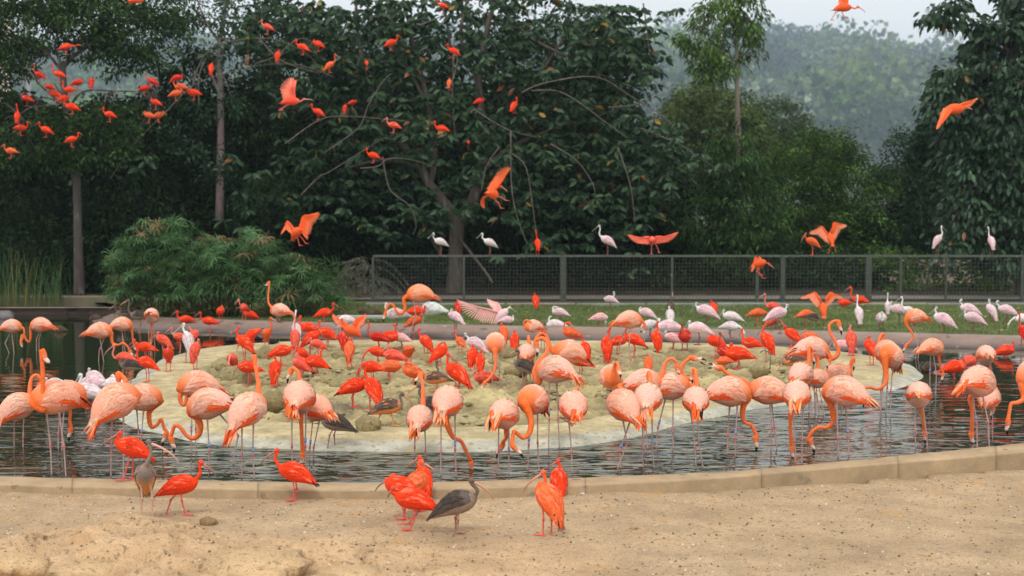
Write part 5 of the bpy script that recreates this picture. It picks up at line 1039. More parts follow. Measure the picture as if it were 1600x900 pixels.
F('flamingo mostly hidden behind the big rumpled flamingo at the right', (1548, 685), (1546, 622), 60, [(1556, 606), (1556, 615), (1552, 640)], (1548, 660), [(1544, 688), (1551, 690)], s=.85, pale=.8)
F('big rumpled cream flamingo with orange tail, its red neck straight down at the right', (1532, 697), (1530, 597), 40, [(1517, 620), (1519, 640), (1519, 660), (1518, 680)], (1518, 698), [(1526, 662, 1527, 697), (1544, 660, 1546, 692)], s=1.12, pale=.85, pitch=-12, tail='d', band=0)
F('flamingo cut off by the right edge with its neck curving down to the pond', (1612, 680), (1613, 585), 215, [(1600, 622), (1590, 629), (1580, 631), (1577, 645), (1575, 660)], (1574, 680), [(1606, 680), (1618, 680)], s=1.1, pale=.9, pitch=-20)
# second row, in the water round the front of the island
F('flamingo facing right on the island edge behind the U necked one, pink neck curled', (1012, 700), (1007, 598), 8, [(1034, 588), (1037, 577), (1040, 566), (1049, 560), (1056, 565), (1058, 574)], (1060, 588), [(1012, 700), (1006, 700)], s=.95, pale=.8)
F('flamingo with open black bill scolding to the right, long pink body', (1045, 698), (1048, 604), 5, [(1080, 603), (1090, 604), (1086, 595), (1072, 590), (1065, 580), (1068, 568), (1076, 561), (1084, 560)], (1103, 566), [(1028, 668, 1026, 692, 1039, 626), (1051, 675, 1052, 702, 1052, 622)], s=1.02, pale=.9, open_=True, band=0, pitch=6)
F('long bodied flamingo facing left, stretching an open black bill at its rival', (1205, 702), (1200, 611), 172, [(1166, 598), (1152, 592), (1142, 587), (1132, 580), (1123, 575)], (1106, 571), [(1206, 670, 1204, 705, 1203, 632), (1210, 668, 1214, 702, 1206, 632)], s=1.02, pale=.6, open_=True, pitch=6)
F('flamingo feeding to the right with stepped neck, red wing edge over a tail pointing left', (1143, 710), (1141, 613), 8, [(1162, 633), (1160, 648), (1164, 660), (1174, 664), (1179, 674), (1181, 686)], (1181, 708), [(1137, 680, 1137, 714, 1140, 636), (1149, 685, 1149, 714, 1152, 636)], s=1.06, pale=.55, band=1, pitch=-5)
F('young looking white backed flamingo with small inverted U neck left of the scolding pair', (1013, 730), (1013, 622), 80, [(1016, 600), (1016, 590), (1015, 583), (1014, 582), (1013, 588)], (1011, 600), [(1004, 700, 1005, 735, 1004, 645), (1019, 700, 1022, 735, 1019, 645)], s=.98, pale=1, tail='d', band=1)
F('slim flamingo seen from behind with folded orange neck, right of the open billed one', (1090, 728), (1087, 626), 88, [(1089, 604), (1088, 590), (1087, 580), (1085, 577), (1083, 584)], (1082, 598), [(1086, 700, 1088, 738, 1080, 650), (1092, 690, 1098, 722, 1090, 650)], s=.92, pale=1, tail='d')
F('flamingo crossing its legs with black wing tips showing, head tucked behind its back', (968, 732), (974, 634), 120, [(972, 612), (969, 606), (968, 606), (970, 608)], (973, 616), [(980, 692, 962, 740, 974, 660), (968, 705, 970, 736, 984, 660)], s=1.06, pale=.7, pitch=14, band=1)
F('flamingo resting on one leg with the other foot folded against its belly', (893, 738), (895, 634), 95, [(898, 614), (900, 608), (901, 609), (900, 612)], (898, 618), [(893, 707, 894, 742, 889, 660), (875, 652, 904, 658, 880, 655)], s=.98, pale=.8, pitch=4)
F('round bodied flamingo facing the camera with its neck curling back to the water', (836, 734), (832, 626), 245, [(828, 650), (830, 664), (826, 678), (817, 684), (808, 677), (803, 674), (801, 686), (804, 700)], (822, 721), [(826, 695, 825, 738, 828, 648), (840, 692, 842, 736, 840, 650)], s=1.0, pale=.6, pitch=14, band=0)
F('flamingo with dangling orange tail, its head upside down between its legs', (786, 740), (788, 648), 70, [(791, 672), (791, 684), (786, 690), (784, 698)], (773, 722), [(779, 705, 779, 742, 779, 670), (795, 710, 795, 742, 795, 670)], s=.98, pale=1, pitch=-12, tail='d', band=1)
F('flamingo seen from behind whose orange neck kinks right down to the water', (700, 742), (700, 628), 80, [(697, 652), (702, 672), (709, 684), (720, 689), (727, 702), (733, 715), (736, 726)], (738, 745), [(689, 707, 689, 746, 689, 652), (711, 703, 713, 745, 711, 652)], s=1.02, pale=1, tail='d', band=1)
F('pale flamingo with upright neck turned away, one ankle muddy brown', (657, 712), (656, 655), 85, [(661, 630), (661, 612), (660, 598), (658, 590), (656, 587)], (650, 598), [(648, 700, 648, 715, 648, 672), (665, 705, 665, 716, 664, 672)], s=.95, pale=1, tail='d')
F('flamingo with small arched neck and black tipped bill behind the straight necked one', (485, 718), (494, 638), 130, [(470, 610), (468, 592), (466, 582), (460, 576), (454, 581)], (448, 602), [(484, 700, 484, 722), (490, 700, 490, 720)], s=.95, pale=.2, band=0)
F('flamingo seen from behind, thick orange neck plunging straight between its legs', (466, 730), (468, 622), 88, [(470, 648), (471, 668), (472, 690), (473, 712)], (473, 735), [(456, 698, 457, 724, 456, 646), (477, 698, 479, 734, 478, 646)], s=1.12, pale=.9, tail='d', pitch=-6, band=1)
F('flamingo with straight raised neck and pale head facing away, tail trailing left', (387, 748), (388, 640), 55, [(404, 618), (404, 600), (401, 582), (399, 569), (398, 562)], (399, 574), [(378, 712, 378, 752, 378, 662), (395, 712, 398, 752, 396, 662)], s=1.04, pale=.9, pitch=22, tail='d', band=1)
F('pink flamingo stepping left with neck looping forward into the water, blue band', (330, 726), (324, 632), 172, [(307, 652), (313, 664), (311, 678), (302, 685), (291, 680), (282, 668), (273, 665), (269, 676), (268, 688)], (272, 708), [(327, 705, 327, 732, 324, 655), (372, 680, 363, 730, 346, 650)], s=1.06, pale=.7, pitch=-12, band=0)
F('flamingo preening its breast, head hanging left of its orange body at the island edge', (303, 706), (308, 602), 195, [(283, 612), (281, 622), (285, 632), (290, 630), (292, 615), (293, 603)], (295, 620), [(299, 672, 298, 708, 300, 640), (306, 670, 306, 706, 306, 640)], s=1.0, pale=.55, pitch=4, band=0)
F('flamingo facing right, its red neck dipping to meet the looping neck', (219, 700), (224, 622), 12, [(235, 640), (233, 654), (237, 667), (246, 663), (252, 655), (256, 668), (259, 680)], (254, 698), [(216, 670, 217, 695, 214, 645), (221, 680, 220, 702, 224, 645)], s=.98, pale=.75, pitch=4, band=1)
F('big flamingo turned away with streaked back and a flaring orange tail at the left', (180, 746), (182, 628), 35, [(197, 606), (196, 594), (191, 588), (185, 590)], (184, 602), [(174, 700, 173, 752, 175, 650), (193, 695, 193, 745, 193, 648)], s=1.14, pale=.6, pitch=26, tail='d')
F('flamingo with neck hanging straight down behind the tallest flamingo at the left', (95, 702), (106, 616), 20, [(110, 632), (110, 645), (109, 658), (110, 672)], (107, 697), [(91, 680, 91, 705, 94, 640), (97, 680, 97, 704, 100, 640)], s=.95, pale=.4)
F('pale flamingo with arched neck bowing over its shoulder at the far left', (30, 698), (28, 636), 40, [(47, 622), (47, 605), (49, 592), (56, 586), (62, 591), (62, 602)], (55, 614), [(22, 680, 22, 700, 22, 655), (36, 683, 36, 700, 37, 653)], s=.98, pale=.95, pitch=20, tail='d')
F('tallest flamingo at the left facing the camera with bolt upright neck and black bill tip', (84, 742), (84, 622), 215, [(69, 640), (67, 625), (67, 605), (67, 585), (66, 566), (68, 554)], (77, 576), [(79, 698, 81, 745, 73, 645), (100, 698, 103, 745, 93, 650)], s=1.1, pale=.3, pitch=4)
F('orange flamingo feeding with looped neck in the pond right of the middle', (1318, 712), (1318, 612), 150, [(1298, 632), (1302, 648), (1301, 660), (1292, 668), (1279, 668), (1269, 675), (1266, 690)], (1276, 722), [(1309, 685, 1310, 718, 1308, 640), (1325, 682, 1327, 718, 1322, 640)], s=1.08, pale=.7, pitch=6, band=1)
F('white backed flamingo with splayed orange tail, pink head straight down in the water', (1246, 722), (1245, 618), 75, [(1236, 645), (1235, 665), (1236, 685), (1237, 702)], (1237, 726), [(1242, 690, 1243, 722, 1240, 645), (1253, 688, 1253, 718, 1255, 643)], s=.98, pale=1, tail='d', pitch=-6)

# ================================================================ IBISES on the island, bank and lawn
ib('scarlet ibis squatting on the far bank edge right of the dark ibises', 290, 499, 506, 175, 'c', pitch=0, fat=.95)
ib('small reddish brown ibis standing before the left end of the umbrella sedge', 277, 478, 492, 270, 'h', 'd', s=.85)
ib('scarlet ibis walking left along the far bank waterline', 327, 502, 519, 178, 'c', pitch=8)
ib('scarlet ibis half hidden in the dry stems of the umbrella sedge', 345, 486, 500, 300, 'h')
ib('rear one of two scarlet ibises touching on the far bank', 381, 481, 501, 250, 'c', 'k', s=.95)
ib('front one of two scarlet ibises touching on the far bank', 391, 492, 504, 190, 'c')
ib('scarlet ibis facing right at the right end of the umbrella sedge', 507, 489, 504, 8, 'c', pitch=10, s=1.05)
ib('orange ibis facing the camera in the channel with bill to the right', 417, 522, 548, 290, 'u', 'o', pitch=30, turn=50)
ib('scarlet ibis with dark head behind the young grey ibis, facing left on the water', 195, 559, 584, 165, 'u', 'k', pitch=5, neck=[(180, 560), (176, 553), (178, 545), (177, 540)], bill=(162, 558), legs=[(190, 586), (197, 586)])
ib('scarlet ibis behind the left island shore with head low before a taller one', 226, 543, 572, 172, 'c', 'r', pitch=4, neck=[(214, 543), (210, 538), (210, 532)], bill=(199, 546))
ib('bright ibis facing left on the island left shore with hanging neck', 229, 567, 597, 160, 'U', 'r', pitch=-18, neck=[(216, 562), (214, 552), (216, 543), (213, 537)], bill=(201, 548))
ib('young grey ibis wading at the left island shore under three red ibises', 203, 571, 599, 175, 'c', 'j', pitch=-4, neck=[(191, 570), (189, 564), (190, 561)], bill=(186, 571))
ib('pinkish ibis facing left with curved bill just left of the white spoonbill', 255, 532, 560, 165, 'c', 'k', pitch=28, neck=[(248, 526), (247, 522), (247, 520)], bill=(235, 536))
ib('red ibis facing the camera on the island left edge with bill on its breast', 263, 553, 580, 280, 'h', 'r', pitch=35)
ib('red ibis seen from behind beside the white spoonbill on the left shore', 305, 547, 577, 80, 'h', 'k', pitch=52, s=1.0)
ib('pink ibis with bill to the right peeping from behind the white spoonbill', 302, 524, 556, 60, 'u', 'k', s=.9, pitch=30, neck=[(300, 520), (298, 515), (296, 512)], bill=(309, 528))
ib('pale red ibis looking left from behind the white spoonbill', 281, 527, 552, 200, 'c', 'k', s=.85, pitch=20)
sp('white spoonbill with long grey bill standing tall on the island left shore', 294, 532, 567, 120, 'u', 'S', pitch=55, neck=[(288, 518), (286, 512), (288, 508), (286, 507)], bill=(269, 523), s=1.1, hi=True)
ib('large scarlet ibis facing left with black tail tips at the back left of the island', 382, 535, 567, 160, 'u', 'r', pitch=-38, s=1.15, neck=[(372, 525), (370, 517), (373, 512)], bill=(355, 532), hi=True)
ib('scarlet ibis with raised tail behind the large black tailed ibis', 393, 524, 552, 195, 'd', 'r', pitch=-38)
ib('scarlet ibis probing mud by the boulders at the hollow lip, seen from behind', 363, 562, 588, 265, 'd', 'k', pitch=35)
ib('ibis bending its bill down onto the largest mud boulder', 388, 574, 606, 170, 'd', 'r', pitch=5, neck=[(377, 569), (374, 569), (373, 571)], bill=(365, 587), s=1.05)
ib('scarlet ibis seen from behind between two feeding flamingo heads, island left', 430, 577, 602, 88, 'h', 'r', pitch=45, s=1.1)
ib('scarlet ibis facing right with tail to the left behind the lone rear view ibis', 440, 549, 573, 8, 'd', 'r', pitch=12, neck=[(453, 543), (457, 541), (459, 541)], bill=(465, 532), s=1.12)
ib('pink ibis standing tall in front of a white spoonbill at the back of the island', 461, 527, 560, 100, 'u', 'k', pitch=50, s=1.05)
sp('white headed spoonbill behind the tall pink ibis', 463, 515, 552, 110, 'u', 'S', pitch=35, s=1.0)
ib('rounded red ibis behind the pink necked ibis with black tail tip', 471, 553, 580, 250, 'h', 'r', pitch=20)
ib('pink necked ibis with black tail tip facing left on the island', 471, 569, 592, 155, 'c', 'k', pitch=-22, s=1.1, neck=[(465, 562), (464, 557), (464, 553)], bill=(472, 566))
ib('ibis with slim raised neck facing left next to the black tailed pink necked ibis', 493, 566, 593, 170, 'U', 'r', pitch=14, neck=[(500, 557, 0), (501, 550), (504, 546), (502, 543)], bill=(489, 558), s=1.1)
ib('ibis turned right with curved bill in the densest group at the back left', 486, 528, 556, 20, 'u', 'r', pitch=34, s=1.15, neck=[(492, 520), (493, 515), (496, 513)], bill=(506, 532))
ib('scarlet ibis looking left at the back of the densest island group', 480, 512, 538, 170, 'u', 'r', pitch=0, s=1.1, neck=[(470, 507), (468, 501), (470, 497), (469, 495)], bill=(462, 506))
ib('scarlet ibis with tail pointing right in the densest island group', 510, 521, 545, 168, 'u', 'r', pitch=-18, s=1.15, neck=[(500, 513), (499, 506), (500, 502)], bill=(492, 514))
ib('orange red ibis dipping below the densest group, tail low', 496, 538, 562, 200, 'h', 'k', pitch=-20, s=.9)
ib('ibis with slender dark neck in front of the wing spreading ibis', 536, 530, 556, 110, 'U', 'd', pitch=50, s=1.05, neck=[(536, 521), (534, 515), (535, 513)], bill=(543, 527))
ib('plain orange ibis seen from behind below the wing spreading ibis', 546, 546, 575, 90, 'h', 'o', pitch=48, s=1.08)
ib('orange ibis flapping with both wings raised on the back of the island', 549, 517, 548, 200, 'u', 'o', pitch=25, s=1.1, neck=[(541, 508), (535, 504), (534, 499)], bill=(527, 512), spread=[((553, 508, 0), (556, 499, .05), (570, 492, .1), (.3, 1), (.8, .6), .17, .17, .3), ((543, 508, 0), (534, 502, .05), (521, 491, .1), (-.2, .7), (-.6, .3), .10, .16, .3)])
sp('pale pink spoonbill hidden behind the flapping ibis with grey bill down', 541, 500, 530, 190, 'd', 'S', pitch=5, neck=[(531, 503), (529, 508), (528, 511)], bill=(526, 524), s=1.1)
ib('brownish red ibis facing left right of the flapping ibis', 590, 527, 550, 172, 'u', 'd', pitch=8, s=1.0)
ib('scarlet ibis preening toward the right next to the brownish one', 608, 527, 548, 10, 'U', 'r', pitch=5, s=1.2, neck=[(617, 518), (618, 512), (616, 508)], bill=(626, 521))
ib('scarlet ibis with tilted body and pinkish head beside the pink tailed spoonbill', 665, 534, 554, 130, 'u', 'r', pitch=-32, s=1.12, neck=[(657, 526), (654, 519), (655, 514)], bill=(645, 524))
sp('pink spoonbill tail showing behind the scarlet ibis pair at the back rim', 626, 528, 548, 175, 'h', 'K', pitch=-10, s=1.0)
ib('dark billed ibis probing downward left of the orange preening one', 590, 550, 574, 200, 'd', 'r', pitch=20, s=.95)
ib('ibis with long pale neck facing left before the orange preening one', 615, 556, 582, 165, 'u', 'k', pitch=-8, s=1.1, neck=[(607, 551), (606, 545), (607, 541)], bill=(592, 556))
ib('orange ibis with its rump raised toward the camera near island middle', 638, 550, 573, 110, 'd', 'o', pitch=-25, s=1.1)
ib('orange ibis preening its wing with a lowered bill in mid island', 610, 573, 595, 15, 'p', 'o', pitch=4, s=1.12, neck=[(619, 567), (620, 564), (621, 565)], bill=(629, 578))
ib('red ibis bent forward behind the pair of large ibises on the island', 580, 574, 600, 150, 'd', 'r', pitch=0, s=1.05)
ib('broad red ibis with bowed pink neck at the front of the mid island pair', 583, 608, 640, 125, 'U', 'r', pitch=-42, s=1.25, neck=[(573, 590), (570, 580), (572, 571), (567, 570)], bill=(561, 592), hi=True)
ib('ibis walking right with black tail tip at the back of the mid island pair', 553, 604, 637, 12, 'c', 'r', pitch=16, s=1.15, neck=[(565, 596), (566, 592), (566, 590)], bill=(559, 604))
ib('round orange ibis preening between the flamingo head and the mottled ibis', 646, 582, 604, 190, 't', 'o', pitch=-20, s=1.08)
ib('mottled pink and black ibis with dark neck in mid island', 680, 591, 611, 170, 'U', 'J', pitch=0, s=1.1, neck=[(684, 580), (682, 572), (683, 565)], bill=(691, 578))
ib('largest mid island ibis with pink neck, long curved bill and drooping tail', 714, 583, 612, 145, 'U', 'r', pitch=-32, s=1.3, neck=[(701, 575), (699, 565), (700, 558), (700, 554)], bill=(719, 576), hi=True)
ib('scarlet ibis sleeping with head on its back behind the dark necked mottled ibis', 687, 551, 572, 35, 't', 'r', pitch=30, s=1.12)
ib('left one of two red ibises seen from behind below the resting spoonbill', 738, 555, 580, 80, 'h', 'r', pitch=42, s=1.0)
ib('right one of two red ibises seen from behind below the resting spoonbill', 750, 564, 583, 95, 'h', 'r', pitch=42, s=1.0)
sp('pale pink spoonbill resting with grey head tucked behind two red ibises', 743, 537, 563, 155, 'h', 's', pitch=-22, s=1.15, neck=[(732, 528), (728, 524), (727, 522)], bill=(722, 534))
ib('red ibis partly behind the resting spoonbill at its left', 719, 534, 556, 120, 'c', 'o', pitch=20, s=.9)
ib('red ibis crouching on the mud beside a grazing flamingo head', 757, 590, 603, 170, 'h', 'k', pitch=0, s=1.05)
ib('orange ibis behind the shoulder of the flamingo seen head on', 787, 520, 548, 100, 'h', 'o', pitch=42, s=1.05)
ib('red ibis seen from behind right of the flamingo seen head on', 804, 532, 552, 85, 'h', 'r', pitch=48, s=1.05)
ib('brown headed ibis peeking over the hooked flamingo necks', 848, 524, 552, 265, 'u', 'd', pitch=20, s=.9)
ib('young grey brown ibis facing left behind the hooked necks of two flamingos', 818, 572, 606, 150, 'U', 'j', pitch=-20, s=1.1, neck=[(811, 566), (809, 558), (811, 551), (807, 548)], bill=(793, 557))
ib('mottled orange and black ibis bowing beneath the hooked necked flamingo', 826, 576, 602, 60, 'p', 'J', pitch=20, s=1.0)
ib('ibis with orange wings preening on the far bank right of the pale shouldered flamingo', 893, 521, 545, 200, 'p', 'o', pitch=-16, s=1.1)
ib('small red ibis looking over the back of the large left facing flamingo', 915, 544, 568, 110, 'c', 'r', pitch=38, s=.95)
ib('red ibis standing under the tail of the large left facing flamingo', 906, 564, 589, 150, 'h', 'r', pitch=10, s=1.1)
ib('tall ibis seen from behind with orange rump left of the cream backed flamingo', 948, 540, 568, 95, 'U', 'r', pitch=52, s=1.2, neck=[(951, 524), (952, 517), (953, 513)], bill=(949, 520))
ib('red ibis behind the thin legs of the cream backed flamingo', 967, 533, 553, 20, 'h', 'r', pitch=12, s=1.05)
ib('ibis with black tail tip facing left between the cream backed flamingo legs', 991, 531, 558, 160, 'u', 'r', pitch=-20, s=1.1, neck=[(981, 524), (977, 518), (978, 515)], bill=(972, 528))
ib('upright scarlet ibis with thin neck in front of the large pink spoonbill', 1026, 530, 551, 105, 'U', 'r', pitch=52, s=1.15, neck=[(1028, 514), (1027, 507), (1028, 503)], bill=(1022, 515))
ib('brown headed ibis with spread flanks facing the camera at the back rim', 1070, 526, 551, 262, 'U', 'd', pitch=15, s=1.25, fat=1.15, neck=[(1066, 518), (1067, 511), (1066, 508)], bill=(1063, 522))
ib('lone round orange ibis on open mud right of centre', 1013, 567, 581, 85, 'h', 'o', pitch=35, s=.9)
ib('red ibis looking left behind the brown headed preening ibis', 1118, 534, 558, 150, 'c', 'r', pitch=-18, s=1.1, neck=[(1113, 528), (1111, 525), (1111, 523)], bill=(1106, 533))
ib('ibis with chestnut head and neck turned right in the four ibis group', 1133, 551, 574, 130, 'U', 'd', pitch=-20, s=1.15, neck=[(1127, 540), (1124, 531), (1126, 524), (1125, 521)], bill=(1134, 533))
ib('scarlet ibis with tail pointing right in the four ibis group', 1153, 553, 577, 175, 'c', 'r', pitch=-6, s=1.3, neck=[(1141, 547), (1141, 541), (1143, 538)], bill=(1147, 548))
ib('small orange ibis bending between two quarrelling flamingo heads', 1131, 564, 578, 190, 'd', 'o', pitch=0, s=.8)
ib('low scarlet ibis facing left on the far waterline with raised neck', 1173, 536, 544, 172, 'U', 'r', pitch=-8, s=1.1, neck=[(1161, 530), (1160, 522), (1160, 516), (1159, 515)], bill=(1156, 527))
ib('tall scarlet ibis behind the metal stake facing left', 1199, 533, 566, 130, 'u', 'r', pitch=-52, s=1.2, neck=[(1193, 522), (1192, 516), (1193, 512)], bill=(1184, 525))
ib('scarlet ibis with its head hidden, bending on the bank above the long pink flamingo', 1238, 523, 544, 150, 'h', 'r', pitch=-34, s=1.1)
ib('orange ibis with lowered neck behind the long pink flamingo', 1266, 527, 548, 170, 'u', 'o', pitch=-8, s=1.05, neck=[(1259, 523), (1257, 519), (1258, 517)], bill=(1255, 528))
ib('young ibis with grey head bent to the mud beneath the long pink flamingo', 1238, 563, 582, 185, 'd', 'J', pitch=-10, s=1.1, neck=[(1229, 564), (1225, 566), (1224, 568)], bill=(1213, 583))
ib('upright orange red ibis beside the question mark flamingo neck', 1330, 530, 556, 85, 'U', 'k', pitch=50, s=1.15, neck=[(1329, 519), (1328, 513), (1329, 509)], bill=(1325, 520))
ib('red ibis with thin pink legs on the island right end facing left', 1361, 543, 571, 120, 'u', 'r', pitch=38, s=1.1, neck=[(1358, 533), (1357, 528), (1358, 526)], bill=(1351, 531))
sp('pink spoonbill lying low at the back right of the island', 1317, 540, 549, 172, 'h', 'K', pitch=-8, s=1.15, feet=False)
ib('scarlet ibis wading right of the island tip with dark head', 1492, 574, 592, 5, 'h', 'r', pitch=8, s=1.2, neck=[(1503, 568), (1506, 564), (1505, 561)], bill=(1512, 574))
ib('bright pink red ibis wading right behind the dark headed wading ibis', 1514, 565, 586, 20, 'h', 'k', pitch=8, s=1.05)
ib('scarlet ibis facing right alone in the water at the right with mirror image', 1571, 548, 558, 5, 'u', 'r', pitch=8, s=1.1, neck=[(1581, 543), (1584, 538), (1583, 535)], bill=(1586, 546))
ib('reddish ibis cut by the right edge on the bank', 1599, 519, 540, 95, 'u', 'd', pitch=40, s=1.1)
ib('lone scarlet ibis perched on the edging at the fence foot near the middle', 837, 469, 481, 95, 'h', 'r', pitch=40, s=1.05)
ib('red brown ibis behind the spread spoonbill wing on the lawn', 716, 480, 500, 95, 'h', 'd', pitch=45, s=1.05)
ib('red ibis lying behind the legs of the tall bending flamingo', 652, 486, 503, 10, 'h', 'r', pitch=0, s=1.2)
ib('orange red ibis with tail to the left below the bending flamingo belly', 647, 502, 526, 20, 'h', 'o', pitch=22, s=1.1)
ib('red ibis between the pink spoonbills on the middle lawn', 1115, 481, 498, 95, 'h', 'r', pitch=42, s=1.0)
ib('orange ibis feeding to the right on the lawn right of centre', 1184, 489, 508, 5, 'd', 'o', pitch=4, s=1.05)
ib('red ibis behind the grey headed spoonbill on the right lawn', 1208, 479, 495, 180, 'u', 'k', pitch=5, s=1.05)
ib('orange red ibis tail under the grey headed spoonbill on the right lawn', 1206, 502, 514, 15, 'd', 'k', pitch=24, s=.95)
ib('orange ibis left of the wing spreading ibis on the right lawn', 1259, 491, 508, 10, 'd', 'o', pitch=6, s=1.05)
ib('young brown ibis bending beside the wing spreading ibis on the right lawn', 1271, 496, 509, 20, 'd', 'j', pitch=-10, s=.95)
ib('ibis fanning both wings and tail wide on the right lawn', 1286, 482, 500, 88, 'h', 'o', pitch=38, s=1.15, spread=[((1281, 468, 0), (1273, 457, .05), (1255, 464, .1), (-.3, 1), (-.75, .7), .17, .25, .5), ((1290, 468, 0), (1298, 457, .05), (1314, 464, .1), (.3, 1), (.75, .7), .17, .25, .5)])
ib('red ibis sitting behind the right lawn half hidden by the wing spreader', 1319, 473, 482, 200, 'h', 'r', pitch=0, s=1.0)
ib('red ibis lying with tail to the right at the foot of the fence', 1343, 469, 481, 175, 'u', 'r', pitch=-6, s=1.15)
ib('dark ibis on the edging behind the white bodied spoonbill', 1048, 478, 490, 265, 'u', 'j', pitch=40, s=1.0)
ib('dark ibis standing left on the muddy bank point at the left', 193, 488, 502, 200, 'c', 'j', pitch=0, s=.95)
ib('dark ibis with pale curved bill right of the other one on the bank point', 217, 493, 520, 185, 'u', 'j', pitch=-5, s=1.2)
# young ones in front
ib('brown ibis with orange belly walking right on the mossy island mud', 607, 636, 665, 5, 'u', 'J', pitch=12, s=1.15, neck=[(625, 634), (627, 627), (625, 620), (629, 616)], bill=(644, 633), legs=[(594, 648, 588, 666), (612, 648, 615, 666)], hi=True)
ib('brown ibis with curved bill to the left, half hidden by the upright pale flamingo', 673, 634, 668, 160, 'U', 'j', pitch=-22, s=1.15, neck=[(659, 622), (655, 613), (657, 605), (654, 603)], bill=(637, 617), hi=True)
ib('grey brown young ibis stepping off the front apron of the island', 524, 661, 702, 165, 'c', 'j', pitch=-12, s=1.15, neck=[(508, 656), (502, 650), (501, 645), (503, 641)], bill=(510, 655), legs=[(515, 680, 511, 704), (522, 680, 524, 703)], hi=True)

# ================================================================ SPOONBILLS on the lawn and bank
sp('spoonbill with white neck behind the bending flamingo chest on the lawn', 618, 491, 521, 182, 'h', 'S', pitch=0, s=1.35, neck=[(606, 488), (602, 481), (604, 475)], bill=(606, 487))
sp('spoonbill facing left on the bank below the spread wing', 711, 495, 521, 150, 'u', 's', pitch=-24, s=1.1, neck=[(705, 491), (704, 486), (706, 484)], bill=(697, 495))
sp('pink spoonbill landing with one long wing stretched left', 784, 493, 512, 10, 'u', 'K', pitch=50, s=1.2, neck=[(788, 486), (793, 483), (797, 481)], bill=(808, 488), spread=[((777, 488, 0), (752, 481, -.1), (715, 469, -.15), (-.35, 1), (-.6, .9), .26, .32, .35), ((783, 486, .1), (778, 474, .2), (762, 468, .35), (-.4, .9), (-.6, .5), .14, .16, .2)])
sp('small pink spoonbill body behind the landing spoonbill tail', 793, 500, 514, 10, 'h', 's', pitch=0, s=.9)
sp('round pale pink spoonbill with hidden head on the middle lawn', 874, 488, 502, 175, 't', 's', pitch=-10, s=1.05)
sp('white spoonbill lying on the bank edge facing left in the middle', 867, 507, 515, 178, 'u', 'S', pitch=0, s=1.15, neck=[(858, 503), (858, 497), (860, 495)], bill=(852, 504), feet=False)
sp('spoonbill perched at the foot of the fence right of the thick post', 953, 468, 482, 160, 'u', 's', pitch=10, s=1.0, neck=[(957, 464), (960, 460), (959, 457)], bill=(955, 467))
sp('spoonbill feeding to the right with white head on the grass', 938, 496, 510, 8, 'd', 'K', pitch=2, s=1.05, neck=[(944, 497), (946, 501), (946, 504)], bill=(944, 513))
sp('pink spoonbill with dark eye band left of the white one, middle lawn', 1010, 489, 506, 165, 'u', 's', pitch=-18, s=1.1, neck=[(1000, 486), (999, 483), (1001, 481)], bill=(996, 489))
sp('white spoonbill bending its head to the channel by the red upright ibis', 1014, 508, 534, 190, 'd', 'S', pitch=-14, s=1.1, neck=[(1009, 513), (1006, 517), (1007, 520)], bill=(1007, 533))
sp('largest pink spoonbill on the bank behind the upright scarlet ibis', 1045, 511, 535, 170, 'h', 's', pitch=-6, s=1.5)
sp('white breasted spoonbill seen from behind on the middle lawn', 1047, 492, 508, 88, 'h', 'S', pitch=30, s=1.15)
sp('pink spoonbill at the waterline left of the brown headed ibis', 1051, 528, 544, 160, 'h', 'K', pitch=-15, s=1.0)
sp('pink spoonbill with tail to the right bending on the bank behind red ibises', 1091, 513, 539, 172, 'h', 's', pitch=-10, s=1.25)
sp('large spoonbill with dark bill facing left on the middle lawn', 1103, 486, 507, 165, 'u', 's', pitch=-20, s=1.4, neck=[(1090, 480), (1087, 477), (1088, 474)], bill=(1079, 488))
sp('white spoonbill sitting with pink wings right of the large dark billed one', 1143, 495, 503, 172, 'u', 'S', pitch=-12, s=1.25, neck=[(1131, 491), (1130, 487), (1131, 485)], bill=(1122, 496), feet=False)
sp('white spoonbill with bowed head at the bank edge below the sitting one', 1142, 510, 528, 330, 'd', 'S', pitch=0, s=1.1)
sp('spoonbill looking right with white head raised on the right lawn', 1215, 490, 516, 15, 'u', 's', pitch=16, s=1.35, neck=[(1226, 484), (1229, 480), (1230, 477)], bill=(1235, 487))
sp('slim white spoonbill seen from behind right of the wing spreading ibis', 1342, 489, 512, 92, 'u', 'S', pitch=50, s=1.05)
sp('spoonbill with loosened wings facing the camera on the right lawn', 1377, 498, 522, 265, 'h', 's', pitch=20, s=1.15, fat=1.15)
sp('spoonbill facing left with grey bill behind the loose winged one', 1404, 484, 505, 160, 'u', 's', pitch=-16, s=1.2, neck=[(1394, 479), (1391, 475), (1393, 472)], bill=(1383, 484))
sp('white spoonbill head and neck above the coiled neck flamingo', 1421, 486, 508, 170, 'u', 'S', pitch=30, s=.95)
sp('pink spoonbill facing left alone on the grass right of the coiled neck flamingo', 1474, 499, 522, 160, 'u', 's', pitch=-24, s=1.3, neck=[(1463, 489), (1461, 484), (1463, 481)], bill=(1451, 492))
sp('rear spoonbill of the overlapping pair on the right lawn', 1514, 483, 503, 165, 'u', 's', pitch=-16, s=1.25, neck=[(1503, 476), (1500, 471), (1502, 469)], bill=(1497, 481))
sp('front spoonbill of the overlapping pair on the right lawn', 1521, 497, 519, 165, 'u', 's', pitch=-18, s=1.25, neck=[(1509, 491), (1507, 487), (1509, 484)], bill=(1498, 495))
sp('slender spoonbill standing upright third from the right edge', 1549, 485, 503, 120, 'u', 's', pitch=-45, s=1.1, neck=[(1547, 476), (1545, 471), (1546, 469)], bill=(1552, 480))
sp('spoonbill facing left next to the right edge of the lawn', 1573, 485, 503, 162, 'u', 's', pitch=-18, s=1.25, neck=[(1561, 478), (1557, 473), (1559, 471)], bill=(1553, 482))
